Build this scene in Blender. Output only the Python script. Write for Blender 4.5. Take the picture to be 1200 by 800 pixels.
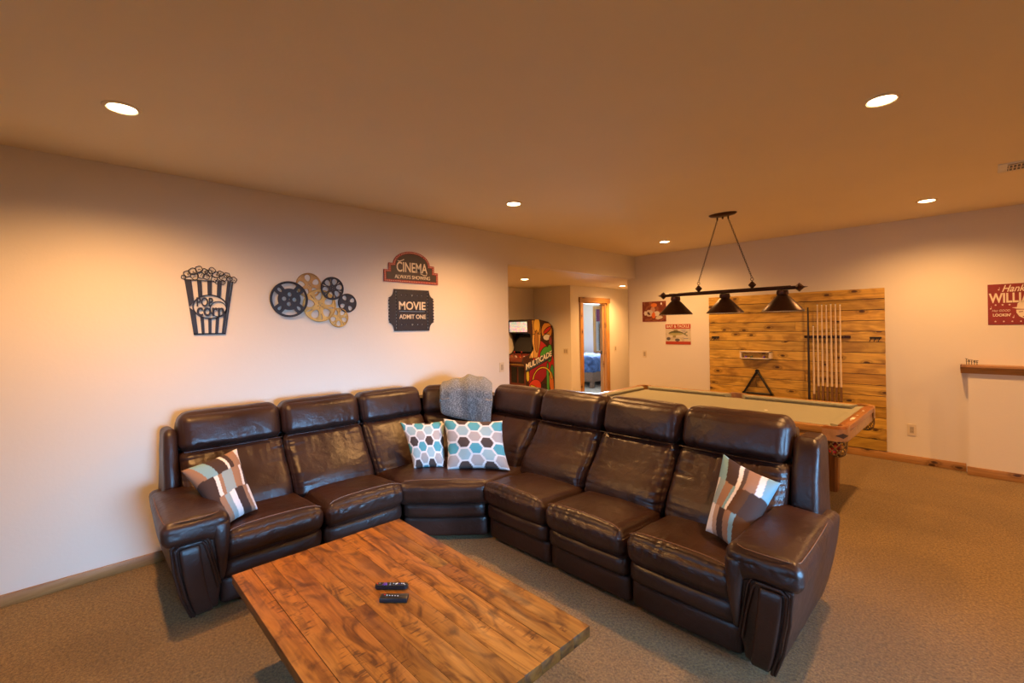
import bpy, bmesh, math, random
from math import sin, cos, pi, radians, sqrt, exp, atan2, hypot
from mathutils import Vector, Matrix, noise

random.seed(7)
SC = bpy.context.scene
COL = SC.collection
for o in list(bpy.data.objects):
    bpy.data.objects.remove(o)

# ------------------------------------------------------------------ camera
CAM_H = 1.6
cam_data = bpy.data.cameras.new('camera')
cam_data.sensor_width = 36.0
cam_data.lens = 536.6 / 1200 * 36.0
cam_data.shift_y = -(400 - 382.9) / 1200
cam_data.clip_start = 0.05
cam = bpy.data.objects.new('camera', cam_data)
COL.objects.link(cam)
cam.matrix_world = (Matrix.Translation((0, 0, CAM_H)) @ Matrix.Rotation(0.8034, 4, 'Z')
                    @ Matrix.Rotation(radians(90), 4, 'X') @ Matrix.Rotation(-0.0162, 4, 'Z'))
SC.camera = cam

# ------------------------------------------------------------------ world
world = bpy.data.worlds.new('daylight_sky')
SC.world = world
world.use_nodes = True
bg = world.node_tree.nodes['Background']
# daylight sky above the horizon, dim brown ground below it
_nt = world.node_tree
_tc = _nt.nodes.new('ShaderNodeTexCoord')
_sp = _nt.nodes.new('ShaderNodeSeparateXYZ')
_rp = _nt.nodes.new('ShaderNodeValToRGB')
_nt.links.new(_tc.outputs['Generated'], _sp.inputs[0])
_nt.links.new(_sp.outputs['Z'], _rp.inputs[0])
_rp.color_ramp.elements[0].position, _rp.color_ramp.elements[0].color = 0.0, (0.10, 0.085, 0.06, 1)
_rp.color_ramp.elements[1].position, _rp.color_ramp.elements[1].color = 0.03, (0.55, 0.72, 1.0, 1)
_nt.links.new(_rp.outputs[0], bg.inputs[0])
bg.inputs[1].default_value = 1.0

# ------------------------------------------------------------------ exposure
vs = SC.view_settings
vs.view_transform = 'Standard'
vs.look = 'None'
vs.gamma = 1
vs.use_curve_mapping = False
vs.exposure = 0.27

# ------------------------------------------------------------------ lights
WARM = (1.0, 0.50, 0.165)
COOL = (0.24, 0.56, 1.0)
SPOT_W = 165
CEIL = 2.73
XL, YB = -4.046, 6.773          # left wall and back wall planes
XR, YF = 3.6, -2.7              # right wall and the wall behind the camera
ACEIL = 2.37                    # alcove ceiling


def area_light(name, loc, rot, sx, sy, power, color, spread=150):
    l = bpy.data.lights.new(name, 'AREA')
    l.shape = 'RECTANGLE'
    l.size, l.size_y, l.energy, l.color = sx, sy, power, color
    l.spread = radians(spread)
    o = bpy.data.objects.new(name, l)
    o.location = loc
    o.rotation_euler = rot
    COL.objects.link(o)
    return o


# daylight entering by the windows behind and to the right of the camera
area_light('window_daylight', (XR - 0.06, 1.7, 0.95), (0, radians(82), 0), 1.6, 3.0, 42, COOL, 34)
area_light('window_daylight', (-1.2, YF + 0.06, 1.2), (radians(76), 0, 0), 2.3, 1.9, 8, COOL, 60)
area_light('window_daylight', (-7.9, 11.05, 1.5), (radians(-90), 0, 0), 1.2, 1.1, 130, (0.7, 0.82, 1.0))


# ------------------------------------------------------------------ materials
def new_mat(name):
    m = bpy.data.materials.new(name)
    m.use_nodes = True
    nt = m.node_tree
    return m, nt, nt.nodes['Principled BSDF']


def N(nt, typ, **kw):
    n = nt.nodes.new(typ)
    for k, v in kw.items():
        if k in n.inputs.keys():
            n.inputs[k].default_value = v
        else:
            setattr(n, k, v)
    return n


def L(nt, a, b):
    nt.links.new(a, b)


def ramp(nt, stops):
    r = nt.nodes.new('ShaderNodeValToRGB')
    el = r.color_ramp.elements
    while len(el) > 1:
        el.remove(el[-1])
    el[0].position, el[0].color = stops[0][0], (*stops[0][1], 1)
    for p, c in stops[1:]:
        e = el.new(p)
        e.color = (*c, 1)
    return r


def coords(nt, scale=(1, 1, 1), rand=False, space='Object'):
    tc = nt.nodes.new('ShaderNodeTexCoord')
    mp = nt.nodes.new('ShaderNodeMapping')
    mp.inputs['Scale'].default_value = scale
    if rand:
        oi = nt.nodes.new('ShaderNodeObjectInfo')
        vm = N(nt, 'ShaderNodeVectorMath', operation='SCALE')
        cx = nt.nodes.new('ShaderNodeCombineXYZ')
        for i in range(3):
            L(nt, oi.outputs['Random'], cx.inputs[i])
        L(nt, cx.outputs[0], vm.inputs[0])
        vm.inputs['Scale'].default_value = 37.0
        ad = N(nt, 'ShaderNodeVectorMath', operation='ADD')
        L(nt, tc.outputs[space], ad.inputs[0])
        L(nt, vm.outputs[0], ad.inputs[1])
        L(nt, ad.outputs[0], mp.inputs['Vector'])
    else:
        L(nt, tc.outputs[space], mp.inputs['Vector'])
    return mp.outputs[0]


def bump(nt, bs, height, strength=0.3, dist=0.01):
    b = N(nt, 'ShaderNodeBump')
    b.inputs['Strength'].default_value = strength
    b.inputs['Distance'].default_value = dist
    L(nt, height, b.inputs['Height'])
    L(nt, b.outputs[0], bs.inputs['Normal'])
    return b


def plain(name, color, rough=0.5, metal=0.0, spec=0.5, var=0.12, scale=30, bmp=0.0):
    """a slightly mottled painted / plastic / metal surface"""
    m, nt, bs = new_mat(name)
    co = coords(nt)
    nz = N(nt, 'ShaderNodeTexNoise', Scale=scale, Detail=4.0)
    L(nt, co, nz.inputs['Vector'])
    c0 = tuple(c * (1 - var) for c in color)
    c1 = tuple(min(1, c * (1 + var)) for c in color)
    r = ramp(nt, [(0.3, c0), (0.7, c1)])
    L(nt, nz.outputs['Fac'], r.inputs[0])
    L(nt, r.outputs[0], bs.inputs['Base Color'])
    bs.inputs['Roughness'].default_value = rough
    bs.inputs['Metallic'].default_value = metal
    bs.inputs['Specular IOR Level'].default_value = spec
    if bmp:
        bump(nt, bs, nz.outputs['Fac'], bmp, 0.004)
    return m


def wall_paint(name, color):
    m, nt, bs = new_mat(name)
    co = coords(nt)
    nz = N(nt, 'ShaderNodeTexNoise', Scale=45.0, Detail=3.0)
    L(nt, co, nz.inputs['Vector'])
    n2 = N(nt, 'ShaderNodeTexNoise', Scale=1.3, Detail=2.0)
    L(nt, co, n2.inputs['Vector'])
    r = ramp(nt, [(0.3, tuple(c * .97 for c in color)), (0.7, color)])
    L(nt, n2.outputs['Fac'], r.inputs[0])
    L(nt, r.outputs[0], bs.inputs['Base Color'])
    bs.inputs['Roughness'].default_value = 0.75
    bs.inputs['Specular IOR Level'].default_value = 0.25
    bump(nt, bs, nz.outputs['Fac'], 0.18, 0.004)
    return m


def wood(name, dark, mid, light, axis='X', knots=True, rough=0.45, ring=9.0, rand=True, blotch=0.0, spec=0.4, coat=0.0, tint=0.3, saw=False):
    m, nt, bs = new_mat(name)
    sc = {'X': (0.35, 4, 4), 'Y': (4, 0.35, 4), 'Z': (4, 4, 0.35)}[axis]
    ks = {'X': (1.0, 2.6, 2.6), 'Y': (2.6, 1.0, 2.6), 'Z': (2.6, 2.6, 1.0)}[axis]
    co = coords(nt, sc, rand)
    # long grain, bent around the knots
    n1 = N(nt, 'ShaderNodeTexNoise', Scale=1.6, Detail=4.0, Distortion=0.6)
    L(nt, co, n1.inputs['Vector'])
    mul = N(nt, 'ShaderNodeMath', operation='MULTIPLY')
    mul.inputs[1].default_value = ring
    L(nt, n1.outputs['Fac'], mul.inputs[0])
    fr = N(nt, 'ShaderNodeMath', operation='PINGPONG')
    fr.inputs[1].default_value = 1.0
    L(nt, mul.outputs[0], fr.inputs[0])
    fine = N(nt, 'ShaderNodeTexNoise', Scale=26.0, Detail=3.0)
    L(nt, co, fine.inputs['Vector'])
    mix = N(nt, 'ShaderNodeMath', operation='MULTIPLY_ADD')
    mix.inputs[1].default_value = 0.55
    L(nt, fr.outputs[0], mix.inputs[0])
    f2 = N(nt, 'ShaderNodeMath', operation='MULTIPLY')
    f2.inputs[1].default_value = 0.45
    L(nt, fine.outputs['Fac'], f2.inputs[0])
    L(nt, f2.outputs[0], mix.inputs[2])
    r = ramp(nt, [(0.1, mid), (0.45, light), (0.95, tuple(a * .55 + b * .45 for a, b in zip(mid, dark)))])
    L(nt, mix.outputs[0], r.inputs[0])
    out = r.outputs[0]
    # per-piece tint
    if rand:
        oi = N(nt, 'ShaderNodeObjectInfo')
        tr = ramp(nt, [(0.0, (1 - tint,) * 3), (0.5, (1, 1, 1)), (1.0, (1 - tint * .5, 1 - tint * .75, 1 - tint))])
        L(nt, oi.outputs['Random'], tr.inputs[0])
        mm = N(nt, 'ShaderNodeMixRGB', blend_type='MULTIPLY')
        mm.inputs[0].default_value = 1.0
        L(nt, out, mm.inputs[1])
        L(nt, tr.outputs[0], mm.inputs[2])
        out = mm.outputs[0]
    if blotch:
        cb = coords(nt, tuple(s * (.9 if saw else .45) for s in ks), rand)
        nb = N(nt, 'ShaderNodeTexNoise', Scale=5.0, Detail=6.0, Distortion=1.6)
        L(nt, cb, nb.inputs['Vector'])
        rb = ramp(nt, [(0.48, (0, 0, 0)), (0.68, (1, 1, 1))])
        L(nt, nb.outputs['Fac'], rb.inputs[0])
        bm_ = N(nt, 'ShaderNodeMath', operation='MULTIPLY')
        bm_.inputs[1].default_value = blotch
        L(nt, rb.outputs[0], bm_.inputs[0])
        mb = N(nt, 'ShaderNodeMixRGB')
        L(nt, bm_.outputs[0], mb.inputs[0])
        L(nt, out, mb.inputs[1])
        mb.inputs[2].default_value = (*dark, 1)
        out = mb.outputs[0]
    if saw:
        # short cross-cut saw marks and ripples that come and go along the board
        cw = coords(nt, (1, .28, 1), rand)
        sw = N(nt, 'ShaderNodeTexNoise', Scale=75.0, Detail=1.0, Distortion=.4)
        L(nt, cw, sw.inputs['Vector'])
        cm = coords(nt, (1.2, 3, 3), rand)
        ms = N(nt, 'ShaderNodeTexNoise', Scale=3.2, Detail=2.0)
        L(nt, cm, ms.inputs['Vector'])
        r1 = ramp(nt, [(.56, (0, 0, 0)), (.66, (1, 1, 1))])
        L(nt, sw.outputs['Fac'], r1.inputs[0])
        r2 = ramp(nt, [(.50, (0, 0, 0)), (.62, (.75, .75, .75))])
        L(nt, ms.outputs['Fac'], r2.inputs[0])
        mk_ = N(nt, 'ShaderNodeMath', operation='MULTIPLY')
        L(nt, r1.outputs[0], mk_.inputs[0])
        L(nt, r2.outputs[0], mk_.inputs[1])
        mz = N(nt, 'ShaderNodeMixRGB')
        L(nt, mk_.outputs[0], mz.inputs[0])
        L(nt, out, mz.inputs[1])
        mz.inputs[2].default_value = (*dark, 1)
        out = mz.outputs[0]
    if knots:
        ck0 = coords(nt, (1, 1, 1), rand)
        sx_ = N(nt, 'ShaderNodeSeparateXYZ')
        L(nt, ck0, sx_.inputs[0])
        cc_ = N(nt, 'ShaderNodeCombineXYZ')
        u_, v_ = {'X': ('X', 'Z'), 'Y': ('Y', 'Z'), 'Z': ('Z', 'Y')}[axis]
        su = N(nt, 'ShaderNodeMath', operation='MULTIPLY')
        su.inputs[1].default_value = 1.5
        sv = N(nt, 'ShaderNodeMath', operation='MULTIPLY')
        sv.inputs[1].default_value = 3.0
        L(nt, sx_.outputs[u_], su.inputs[0])
        L(nt, sx_.outputs[v_], sv.inputs[0])
        L(nt, su.outputs[0], cc_.inputs[0])
        L(nt, sv.outputs[0], cc_.inputs[1])
        ck = cc_.outputs[0]
        vo = N(nt, 'ShaderNodeTexVoronoi', Scale=2.4, voronoi_dimensions='2D')
        L(nt, ck, vo.inputs['Vector'])
        sc_ = N(nt, 'ShaderNodeSeparateXYZ')
        L(nt, vo.outputs['Color'], sc_.inputs[0])
        far_ = N(nt, 'ShaderNodeMath', operation='GREATER_THAN')
        far_.inputs[1].default_value = 0.34
        L(nt, sc_.outputs[0], far_.inputs[0])
        wob = N(nt, 'ShaderNodeTexNoise', Scale=9.0, Detail=3.0)
        L(nt, ck, wob.inputs['Vector'])
        sb = N(nt, 'ShaderNodeMath', operation='MULTIPLY_ADD')
        sb.inputs[1].default_value = 0.14
        L(nt, wob.outputs['Fac'], sb.inputs[0])
        L(nt, vo.outputs['Distance'], sb.inputs[2])
        sb2 = N(nt, 'ShaderNodeMath', operation='MULTIPLY_ADD')
        sb2.inputs[1].default_value = 0.6
        L(nt, far_.outputs[0], sb2.inputs[0])
        L(nt, sb.outputs[0], sb2.inputs[2])
        sb = sb2
        rk = ramp(nt, [(0.12, (1, 1, 1)), (0.17, (.75, .75, .75)), (0.19, (.15, .15, .15)), (0.24, (.45, .45, .45)), (0.34, (0, 0, 0))])
        L(nt, sb.outputs[0], rk.inputs[0])
        mk = N(nt, 'ShaderNodeMixRGB')
        L(nt, rk.outputs[0], mk.inputs[0])
        L(nt, out, mk.inputs[1])
        mk.inputs[2].default_value = (*(c * .55 for c in dark), 1)
        out = mk.outputs[0]
    if saw:
        # upright faces made darker than the top: shade put into their colour
        tcn = N(nt, 'ShaderNodeTexCoord')
        sn = N(nt, 'ShaderNodeSeparateXYZ')
        L(nt, tcn.outputs['Normal'], sn.inputs[0])
        ab = N(nt, 'ShaderNodeMath', operation='ABSOLUTE')
        L(nt, sn.outputs['Z'], ab.inputs[0])
        re_ = ramp(nt, [(.3, (.34, .27, .20)), (.7, (1, 1, 1))])
        L(nt, ab.outputs[0], re_.inputs[0])
        me_ = N(nt, 'ShaderNodeMixRGB', blend_type='MULTIPLY')
        me_.inputs[0].default_value = 1.0
        L(nt, out, me_.inputs[1])
        L(nt, re_.outputs[0], me_.inputs[2])
        out = me_.outputs[0]
    L(nt, out, bs.inputs['Base Color'])
    bs.inputs['Roughness'].default_value = rough
    bs.inputs['Specular IOR Level'].default_value = spec
    bs.inputs['Coat Weight'].default_value = coat
    bs.inputs['Coat Roughness'].default_value = 0.25
    bump(nt, bs, fine.outputs['Fac'], 0.12, 0.003)
    return m


def leather(name, c_dark, c_light):
    m, nt, bs = new_mat(name)
    co = coords(nt)
    n1 = N(nt, 'ShaderNodeTexNoise', Scale=3.5, Detail=5.0)
    L(nt, co, n1.inputs['Vector'])
    r = ramp(nt, [(0.3, c_dark), (0.75, c_light)])
    L(nt, n1.outputs['Fac'], r.inputs[0])
    L(nt, r.outputs[0], bs.inputs['Base Color'])
    rr = ramp(nt, [(0.3, (.31,) * 3), (0.7, (.44,) * 3)])
    L(nt, n1.outputs['Fac'], rr.inputs[0])
    L(nt, rr.outputs[0], bs.inputs['Roughness'])
    bs.inputs['Specular IOR Level'].default_value = 0.5
    # grain + soft wrinkles
    vo = N(nt, 'ShaderNodeTexVoronoi', Scale=230.0)
    L(nt, co, vo.inputs['Vector'])
    w = N(nt, 'ShaderNodeTexNoise', Scale=22.0, Detail=6.0, Distortion=0.8)
    L(nt, co, w.inputs['Vector'])
    w2 = N(nt, 'ShaderNodeTexNoise', Scale=6.0, Detail=3.0, Distortion=0.5)
    L(nt, co, w2.inputs['Vector'])
    a = N(nt, 'ShaderNodeMath', operation='MULTIPLY_ADD')
    a.inputs[1].default_value = 0.07
    L(nt, vo.outputs['Distance'], a.inputs[0])
    b = N(nt, 'ShaderNodeMath', operation='MULTIPLY_ADD')
    b.inputs[1].default_value = 1.0
    L(nt, w2.outputs['Fac'], b.inputs[0])
    c = N(nt, 'ShaderNodeMath', operation='MULTIPLY')
    c.inputs[1].default_value = 0.5
    L(nt, w.outputs['Fac'], c.inputs[0])
    L(nt, c.outputs[0], b.inputs[2])
    L(nt, b.outputs[0], a.inputs[2])
    bump(nt, bs, a.outputs[0], 0.5, 0.011)
    return m


def carpet(name, dark, light):
    m, nt, bs = new_mat(name)
    co = coords(nt)
    n1 = N(nt, 'ShaderNodeTexNoise', Scale=75.0, Detail=5.0, Roughness=0.85)
    L(nt, co, n1.inputs['Vector'])
    n2 = N(nt, 'ShaderNodeTexNoise', Scale=1.1, Detail=2.0, Distortion=1.0)
    L(nt, co, n2.inputs['Vector'])
    r = ramp(nt, [(0.32, dark), (0.68, light)])
    L(nt, n1.outputs['Fac'], r.inputs[0])
    r2 = ramp(nt, [(0.42, (.84,) * 3), (0.58, (1.0,) * 3)])
    L(nt, n2.outputs['Fac'], r2.inputs[0])
    mm = N(nt, 'ShaderNodeMixRGB', blend_type='MULTIPLY')
    mm.inputs[0].default_value = 1
    L(nt, r.outputs[0], mm.inputs[1])
    L(nt, r2.outputs[0], mm.inputs[2])
    L(nt, mm.outputs[0], bs.inputs['Base Color'])
    bs.inputs['Roughness'].default_value = 0.95
    bs.inputs['Specular IOR Level'].default_value = 0.1
    bs.inputs['Sheen Weight'].default_value = 0.2
    bump(nt, bs, n1.outputs['Fac'], 0.9, 0.012)
    return m


def fabric_attr(name, rough=0.85, weave=350.0, str_=0.3):
    """colour printed on the cloth: read from the mesh colour attribute"""
    m, nt, bs = new_mat(name)
    at = N(nt, 'ShaderNodeVertexColor', layer_name='print')
    L(nt, at.outputs[0], bs.inputs['Base Color'])
    bs.inputs['Roughness'].default_value = rough
    bs.inputs['Specular IOR Level'].default_value = 0.2
    co = coords(nt)
    n1 = N(nt, 'ShaderNodeTexNoise', Scale=weave, Detail=2.0)
    L(nt, co, n1.inputs['Vector'])
    n2 = N(nt, 'ShaderNodeTexNoise', Scale=9.0, Detail=3.0)
    L(nt, co, n2.inputs['Vector'])
    a = N(nt, 'ShaderNodeMath', operation='MULTIPLY_ADD')
    a.inputs[1].default_value = 0.12
    L(nt, n1.outputs['Fac'], a.inputs[0])
    L(nt, n2.outputs['Fac'], a.inputs[2])
    bump(nt, bs, a.outputs[0], str_, 0.01)
    return m


def emit(name, color, strength):
    m, nt, bs = new_mat(name)
    bs.inputs['Base Color'].default_value = (*color, 1)
    bs.inputs['Emission Color'].default_value = (*color, 1)
    bs.inputs['Emission Strength'].default_value = strength
    return m


M = {}
M['wall'] = wall_paint('cream_wall_paint', (0.80, 0.73, 0.62))
M['ceiling'] = wall_paint('ceiling_paint', (0.88, 0.77, 0.54))
M['carpet'] = carpet('brown_carpet_pile', (0.075, 0.043, 0.015), (0.45, 0.285, 0.105))
M['carpet_grey'] = carpet('pale_carpet_pile', (0.40, 0.40, 0.42), (0.62, 0.62, 0.64))
M['trim'] = wood('knotty_trim_wood', (0.14, 0.055, 0.012), (0.40, 0.19, 0.05), (0.50, 0.26, 0.08), 'X', tint=.12)
M['trim_y'] = wood('knotty_trim_wood_y', (0.14, 0.055, 0.012), (0.34, 0.16, 0.04), (0.43, 0.22, 0.07), 'Y', tint=.12)
M['trim_z'] = wood('knotty_trim_wood_z', (0.16, 0.06, 0.012), (0.50, 0.23, 0.055), (0.60, 0.31, 0.09), 'Z', tint=.12)
M['pine'] = wood('knotty_pine', (0.16, 0.06, 0.010), (0.60, 0.33, 0.048), (0.80, 0.50, 0.085), 'X', tint=.28, blotch=.55)
M['mango'] = wood('rough_mango_wood', (0.070, 0.020, 0.008), (0.30, 0.105, 0.018), (0.50, 0.215, 0.038), 'X', knots=False, rough=.45, ring=12, blotch=.85, tint=.35, coat=.04, spec=.3, saw=True)
M['oak'] = wood('varnished_oak', (0.13, 0.05, 0.015), (0.40, 0.18, 0.045), (0.50, 0.25, 0.07), 'X', knots=False, rough=.3, tint=.1, coat=.4)
M['oak_y'] = wood('varnished_red_oak', (0.10, 0.03, 0.01), (0.36, 0.13, 0.03), (0.44, 0.17, 0.04), 'Y', knots=False, rough=.3, tint=.1, coat=.4)
M['oak_dark'] = wood('dark_leg_wood', (0.05, 0.018, 0.007), (0.22, 0.085, 0.025), (0.30, 0.125, 0.035), 'Z', knots=False, rough=.35, tint=.1, coat=.3)
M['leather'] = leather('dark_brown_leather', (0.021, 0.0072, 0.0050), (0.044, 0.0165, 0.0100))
M['leather_dk'] = leather('dark_brown_leather_shadow_panel', (0.017, 0.006, 0.0042), (0.035, 0.013, 0.008))  # darker copy of the sofa leather, shade put into its colour
M['thread'] = plain('tan_thread', (0.20, 0.10, 0.055), .6)
M['black_metal'] = plain('black_metal', (0.018, 0.014, 0.013), .45, .3)
M['dark_plate'] = plain('dark_charcoal_plate', (0.028, 0.024, 0.028), .5, .1)
M['bronze'] = plain('oil_rubbed_bronze', (0.060, 0.028, 0.018), .36, .75)
M['bronze_red'] = plain('bronze_fitting', (0.075, 0.03, 0.02), .4, .6, var=.5, scale=60)
M['white_enamel'] = plain('white_enamel', (0.75, 0.73, 0.70), .3, var=.03)
M['gold'] = plain('antique_gold', (0.62, 0.38, 0.10), .42, .35, var=.25, scale=15)
M['gold_dark'] = plain('antique_copper', (0.50, 0.27, 0.08), .45, .35, var=.25, scale=15)
M['black_plastic'] = plain('black_plastic', (0.012, 0.012, 0.014), .35)
M['grey_plastic'] = plain('pale_grey_print', (0.55, 0.55, 0.58), .5, var=.03)
M['purple'] = plain('purple_pad', (0.13, 0.05, 0.42), .5)
M['red_btn'] = plain('red_button', (0.6, 0.03, 0.03), .4)
M['ivory'] = plain('ivory_plastic', (0.72, 0.62, 0.45), .4, var=.03)
M['ivory_dk'] = plain('ivory_plastic_shade', (0.45, 0.37, 0.26), .45, var=.03)
M['cream_ink'] = plain('cream_ink', (0.80, 0.68, 0.50), .6, var=.04)
M['white_ink'] = plain('white_ink', (0.82, 0.80, 0.76), .6, var=.03)
M['red_sign'] = plain('red_sign_enamel', (0.38, 0.035, 0.025), .45, var=.15)
M['maroon'] = plain('maroon_tin', (0.27, 0.030, 0.018), .5, var=.15, scale=12)
M['brown_sign'] = plain('dark_brown_sign', (0.055, 0.034, 0.028), .5)
M['felt'] = plain('sage_felt', (0.37, 0.355, 0.265), .95, spec=.1, var=.1, scale=300)
M['felt_dk'] = plain('sage_cushion_felt', (0.155, 0.185, 0.125), .95, spec=.1, var=.12, scale=200)
M['tan_leather'] = plain('tan_corner_leather', (0.36, 0.19, 0.10), .45, var=.15)
M['net'] = plain('pocket_leather_strap', (0.17, 0.10, 0.04), .5)
M['wicker_dk'] = plain('dark_diamond', (0.05, 0.03, 0.03), .5)
M['cue_light'] = plain('maple_cue_shaft', (0.78, 0.62, 0.42), .35, var=.06)
M['cue_dark'] = plain('dark_cue_butt', (0.20, 0.10, 0.04), .35, var=.25, scale=20)
M['cue_black'] = plain('black_cue', (0.03, 0.022, 0.02), .4)
M['blue_duvet'] = plain('blue_duvet_cloth', (0.07, 0.15, 0.42), .9, var=.6, scale=7, bmp=.6)
M['bed_wood'] = plain('bed_frame_wood', (0.20, 0.13, 0.10), .5)
M['purple_shade'] = plain('plum_window_shade', (0.14, 0.03, 0.07), .9)
M['glass_sky'] = plain('frosted_glass', (0.8, 0.85, 0.9), .2)
M['screen'] = plain('dark_screen_glass', (0.008, 0.008, 0.012), .12)
M['arcade_body'] = plain('black_laminate', (0.02, 0.015, 0.015), .4)
M['arcade_red'] = plain('red_brown_laminate', (0.16, 0.03, 0.015), .4)
M['print_cloth'] = fabric_attr('printed_pillow_cloth')
M['print_flat'] = fabric_attr('printed_panel', rough=.4, str_=.02)
M['can_lens'] = emit('lamp_lens_glow', (1.0, 0.72, 0.42), 26.0)


def glass_mat():
    m, nt, bs = new_mat('window_glass')
    bs.inputs['Roughness'].default_value = 0.02
    bs.inputs['Transmission Weight'].default_value = 1.0
    bs.inputs['IOR'].default_value = 1.1
    return m


M['glass'] = glass_mat()


def tweed():
    m, nt, bs = new_mat('grey_tweed_knit')
    co = coords(nt)
    n1 = N(nt, 'ShaderNodeTexNoise', Scale=95.0, Detail=5.0, Roughness=.8)
    L(nt, co, n1.inputs['Vector'])
    r = ramp(nt, [(0.34, (0.045, 0.048, 0.05)), (0.5, (0.15, 0.16, 0.165)), (0.66, (0.42, 0.44, 0.44))])
    L(nt, n1.outputs['Fac'], r.inputs[0])
    L(nt, r.outputs[0], bs.inputs['Base Color'])
    bs.inputs['Roughness'].default_value = 0.95
    bs.inputs['Sheen Weight'].default_value = 0.4
    bump(nt, bs, n1.outputs['Fac'], 0.9, 0.01)
    return m


M['tweed'] = tweed()


def marquee_mat():
    m, nt, bs = new_mat('lit_marquee_print')
    co = coords(nt, (1, 1, 1.6))
    v = N(nt, 'ShaderNodeTexVoronoi', Scale=26.0)
    L(nt, co, v.inputs['Vector'])
    mx = N(nt, 'ShaderNodeMixRGB')
    mx.inputs[0].default_value = 0.5
    L(nt, v.outputs['Color'], mx.inputs[1])
    mx.inputs[2].default_value = (0.95, 0.9, 1, 1)
    L(nt, mx.outputs[0], bs.inputs['Base Color'])
    L(nt, mx.outputs[0], bs.inputs['Emission Color'])
    bs.inputs['Emission Strength'].default_value = .32
    return m


M['marquee'] = marquee_mat()


# ------------------------------------------------------------------ object helpers
def origin_of(parent):
    p = Vector((0, 0, 0))
    while parent:
        p += parent.location
        parent = parent.parent
    return p


def link_mesh(name, me, mat, parent=None, smooth=True, auto=None, center=True):
    """me holds world coordinates; the object origin goes to the middle of the mesh"""
    if center and len(me.vertices):
        xs = [v.co for v in me.vertices]
        lo = Vector((min(v.x for v in xs), min(v.y for v in xs), min(v.z for v in xs)))
        hi = Vector((max(v.x for v in xs), max(v.y for v in xs), max(v.z for v in xs)))
        c = (lo + hi) / 2
    else:
        c = Vector((0, 0, 0))
    me.transform(Matrix.Translation(-c))
    if mat:
        me.materials.append(mat if not isinstance(mat, str) else M[mat])
    if smooth:
        me.shade_smooth()
        if auto:
            me.set_sharp_from_angle(angle=radians(auto))
    o = bpy.data.objects.new(name, me)
    COL.objects.link(o)
    o.parent = parent
    o.location = c - origin_of(parent)
    return o


def link_bm(name, bm, mat, parent=None, smooth=True, auto=35, flipfix=True):
    if flipfix:
        bmesh.ops.recalc_face_normals(bm, faces=bm.faces[:])
    me = bpy.data.meshes.new(name)
    bm.to_mesh(me)
    bm.free()
    return link_mesh(name, me, mat, parent, smooth, auto)


def thing(name, label, cat, loc, group=None):
    o = bpy.data.objects.new(name, None)
    o.empty_display_size = 0.1
    COL.objects.link(o)
    o.location = loc
    return tag(o, label, cat, group)


def tag(o, label, cat, group=None):
    o['label'] = label
    o['category'] = cat
    if group:
        o['group'] = group
    return o


def struct(o):
    o['kind'] = 'structure'
    return o


def dup(root, loc, label=None, group=None):
    r = root.copy()
    COL.objects.link(r)
    r.location = loc
    if label:
        r['label'] = label
    if group:
        r['group'] = group

    def rec(src, dst):
        for ch in list(src.children):
            c = ch.copy()
            COL.objects.link(c)
            c.parent = dst
            rec(ch, c)
    rec(root, r)
    return r


def add_box(bm, lo, hi, bev=0.0, seg=2):
    b = bmesh.new()
    bmesh.ops.create_cube(b, size=1)
    for v in b.verts:
        v.co = Vector([lo[i] + (v.co[i] + .5) * (hi[i] - lo[i]) for i in range(3)])
    if bev > 0:
        bmesh.ops.bevel(b, geom=b.edges[:], offset=bev, segments=seg, profile=.5, affect='EDGES')
    merge(bm, b)


def merge(bm, b):
    me = bpy.data.meshes.new('tmp')
    b.to_mesh(me)
    b.free()
    bm.from_mesh(me)
    bpy.data.meshes.remove(me)


def box(name, lo, hi, mat, parent=None, bev=0.0, seg=2, fn=None):
    bm = bmesh.new()
    add_box(bm, lo, hi, bev, seg)
    if fn:
        for v in bm.verts:
            v.co = fn(v.co)
    return link_bm(name, bm, mat, parent)


def add_tube(bm, pts, r, seg=8, closed=False, caps=True):
    """tube along points; r number or list"""
    pts = [Vector(p) for p in pts]
    n = len(pts)
    rs = r if isinstance(r, (list, tuple)) else [r] * n
    rings = []
    prev = None
    for i, p in enumerate(pts):
        if closed:
            t = pts[(i + 1) % n] - pts[i - 1]
        else:
            t = pts[min(i + 1, n - 1)] - pts[max(i - 1, 0)]
        t.normalize()
        if prev is None:
            a = t.orthogonal().normalized()
        else:
            a = prev - t * prev.dot(t)
            if a.length < 1e-6:
                a = t.orthogonal()
            a.normalize()
        prev = a
        b = t.cross(a)
        rings.append([bm.verts.new(p + (a * cos(2 * pi * k / seg) + b * sin(2 * pi * k / seg)) * rs[i]) for k in range(seg)])
    m = n if closed else n - 1
    for i in range(m):
        A, B = rings[i], rings[(i + 1) % n]
        for k in range(seg):
            bm.faces.new((A[k], A[(k + 1) % seg], B[(k + 1) % seg], B[k]))
    if caps and not closed:
        bm.faces.new(rings[0][::-1])
        bm.faces.new(rings[-1])


def tube(name, pts, r, mat, parent=None, seg=8, closed=False):
    bm = bmesh.new()
    add_tube(bm, pts, r, seg, closed)
    return link_bm(name, bm, mat, parent)


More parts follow.
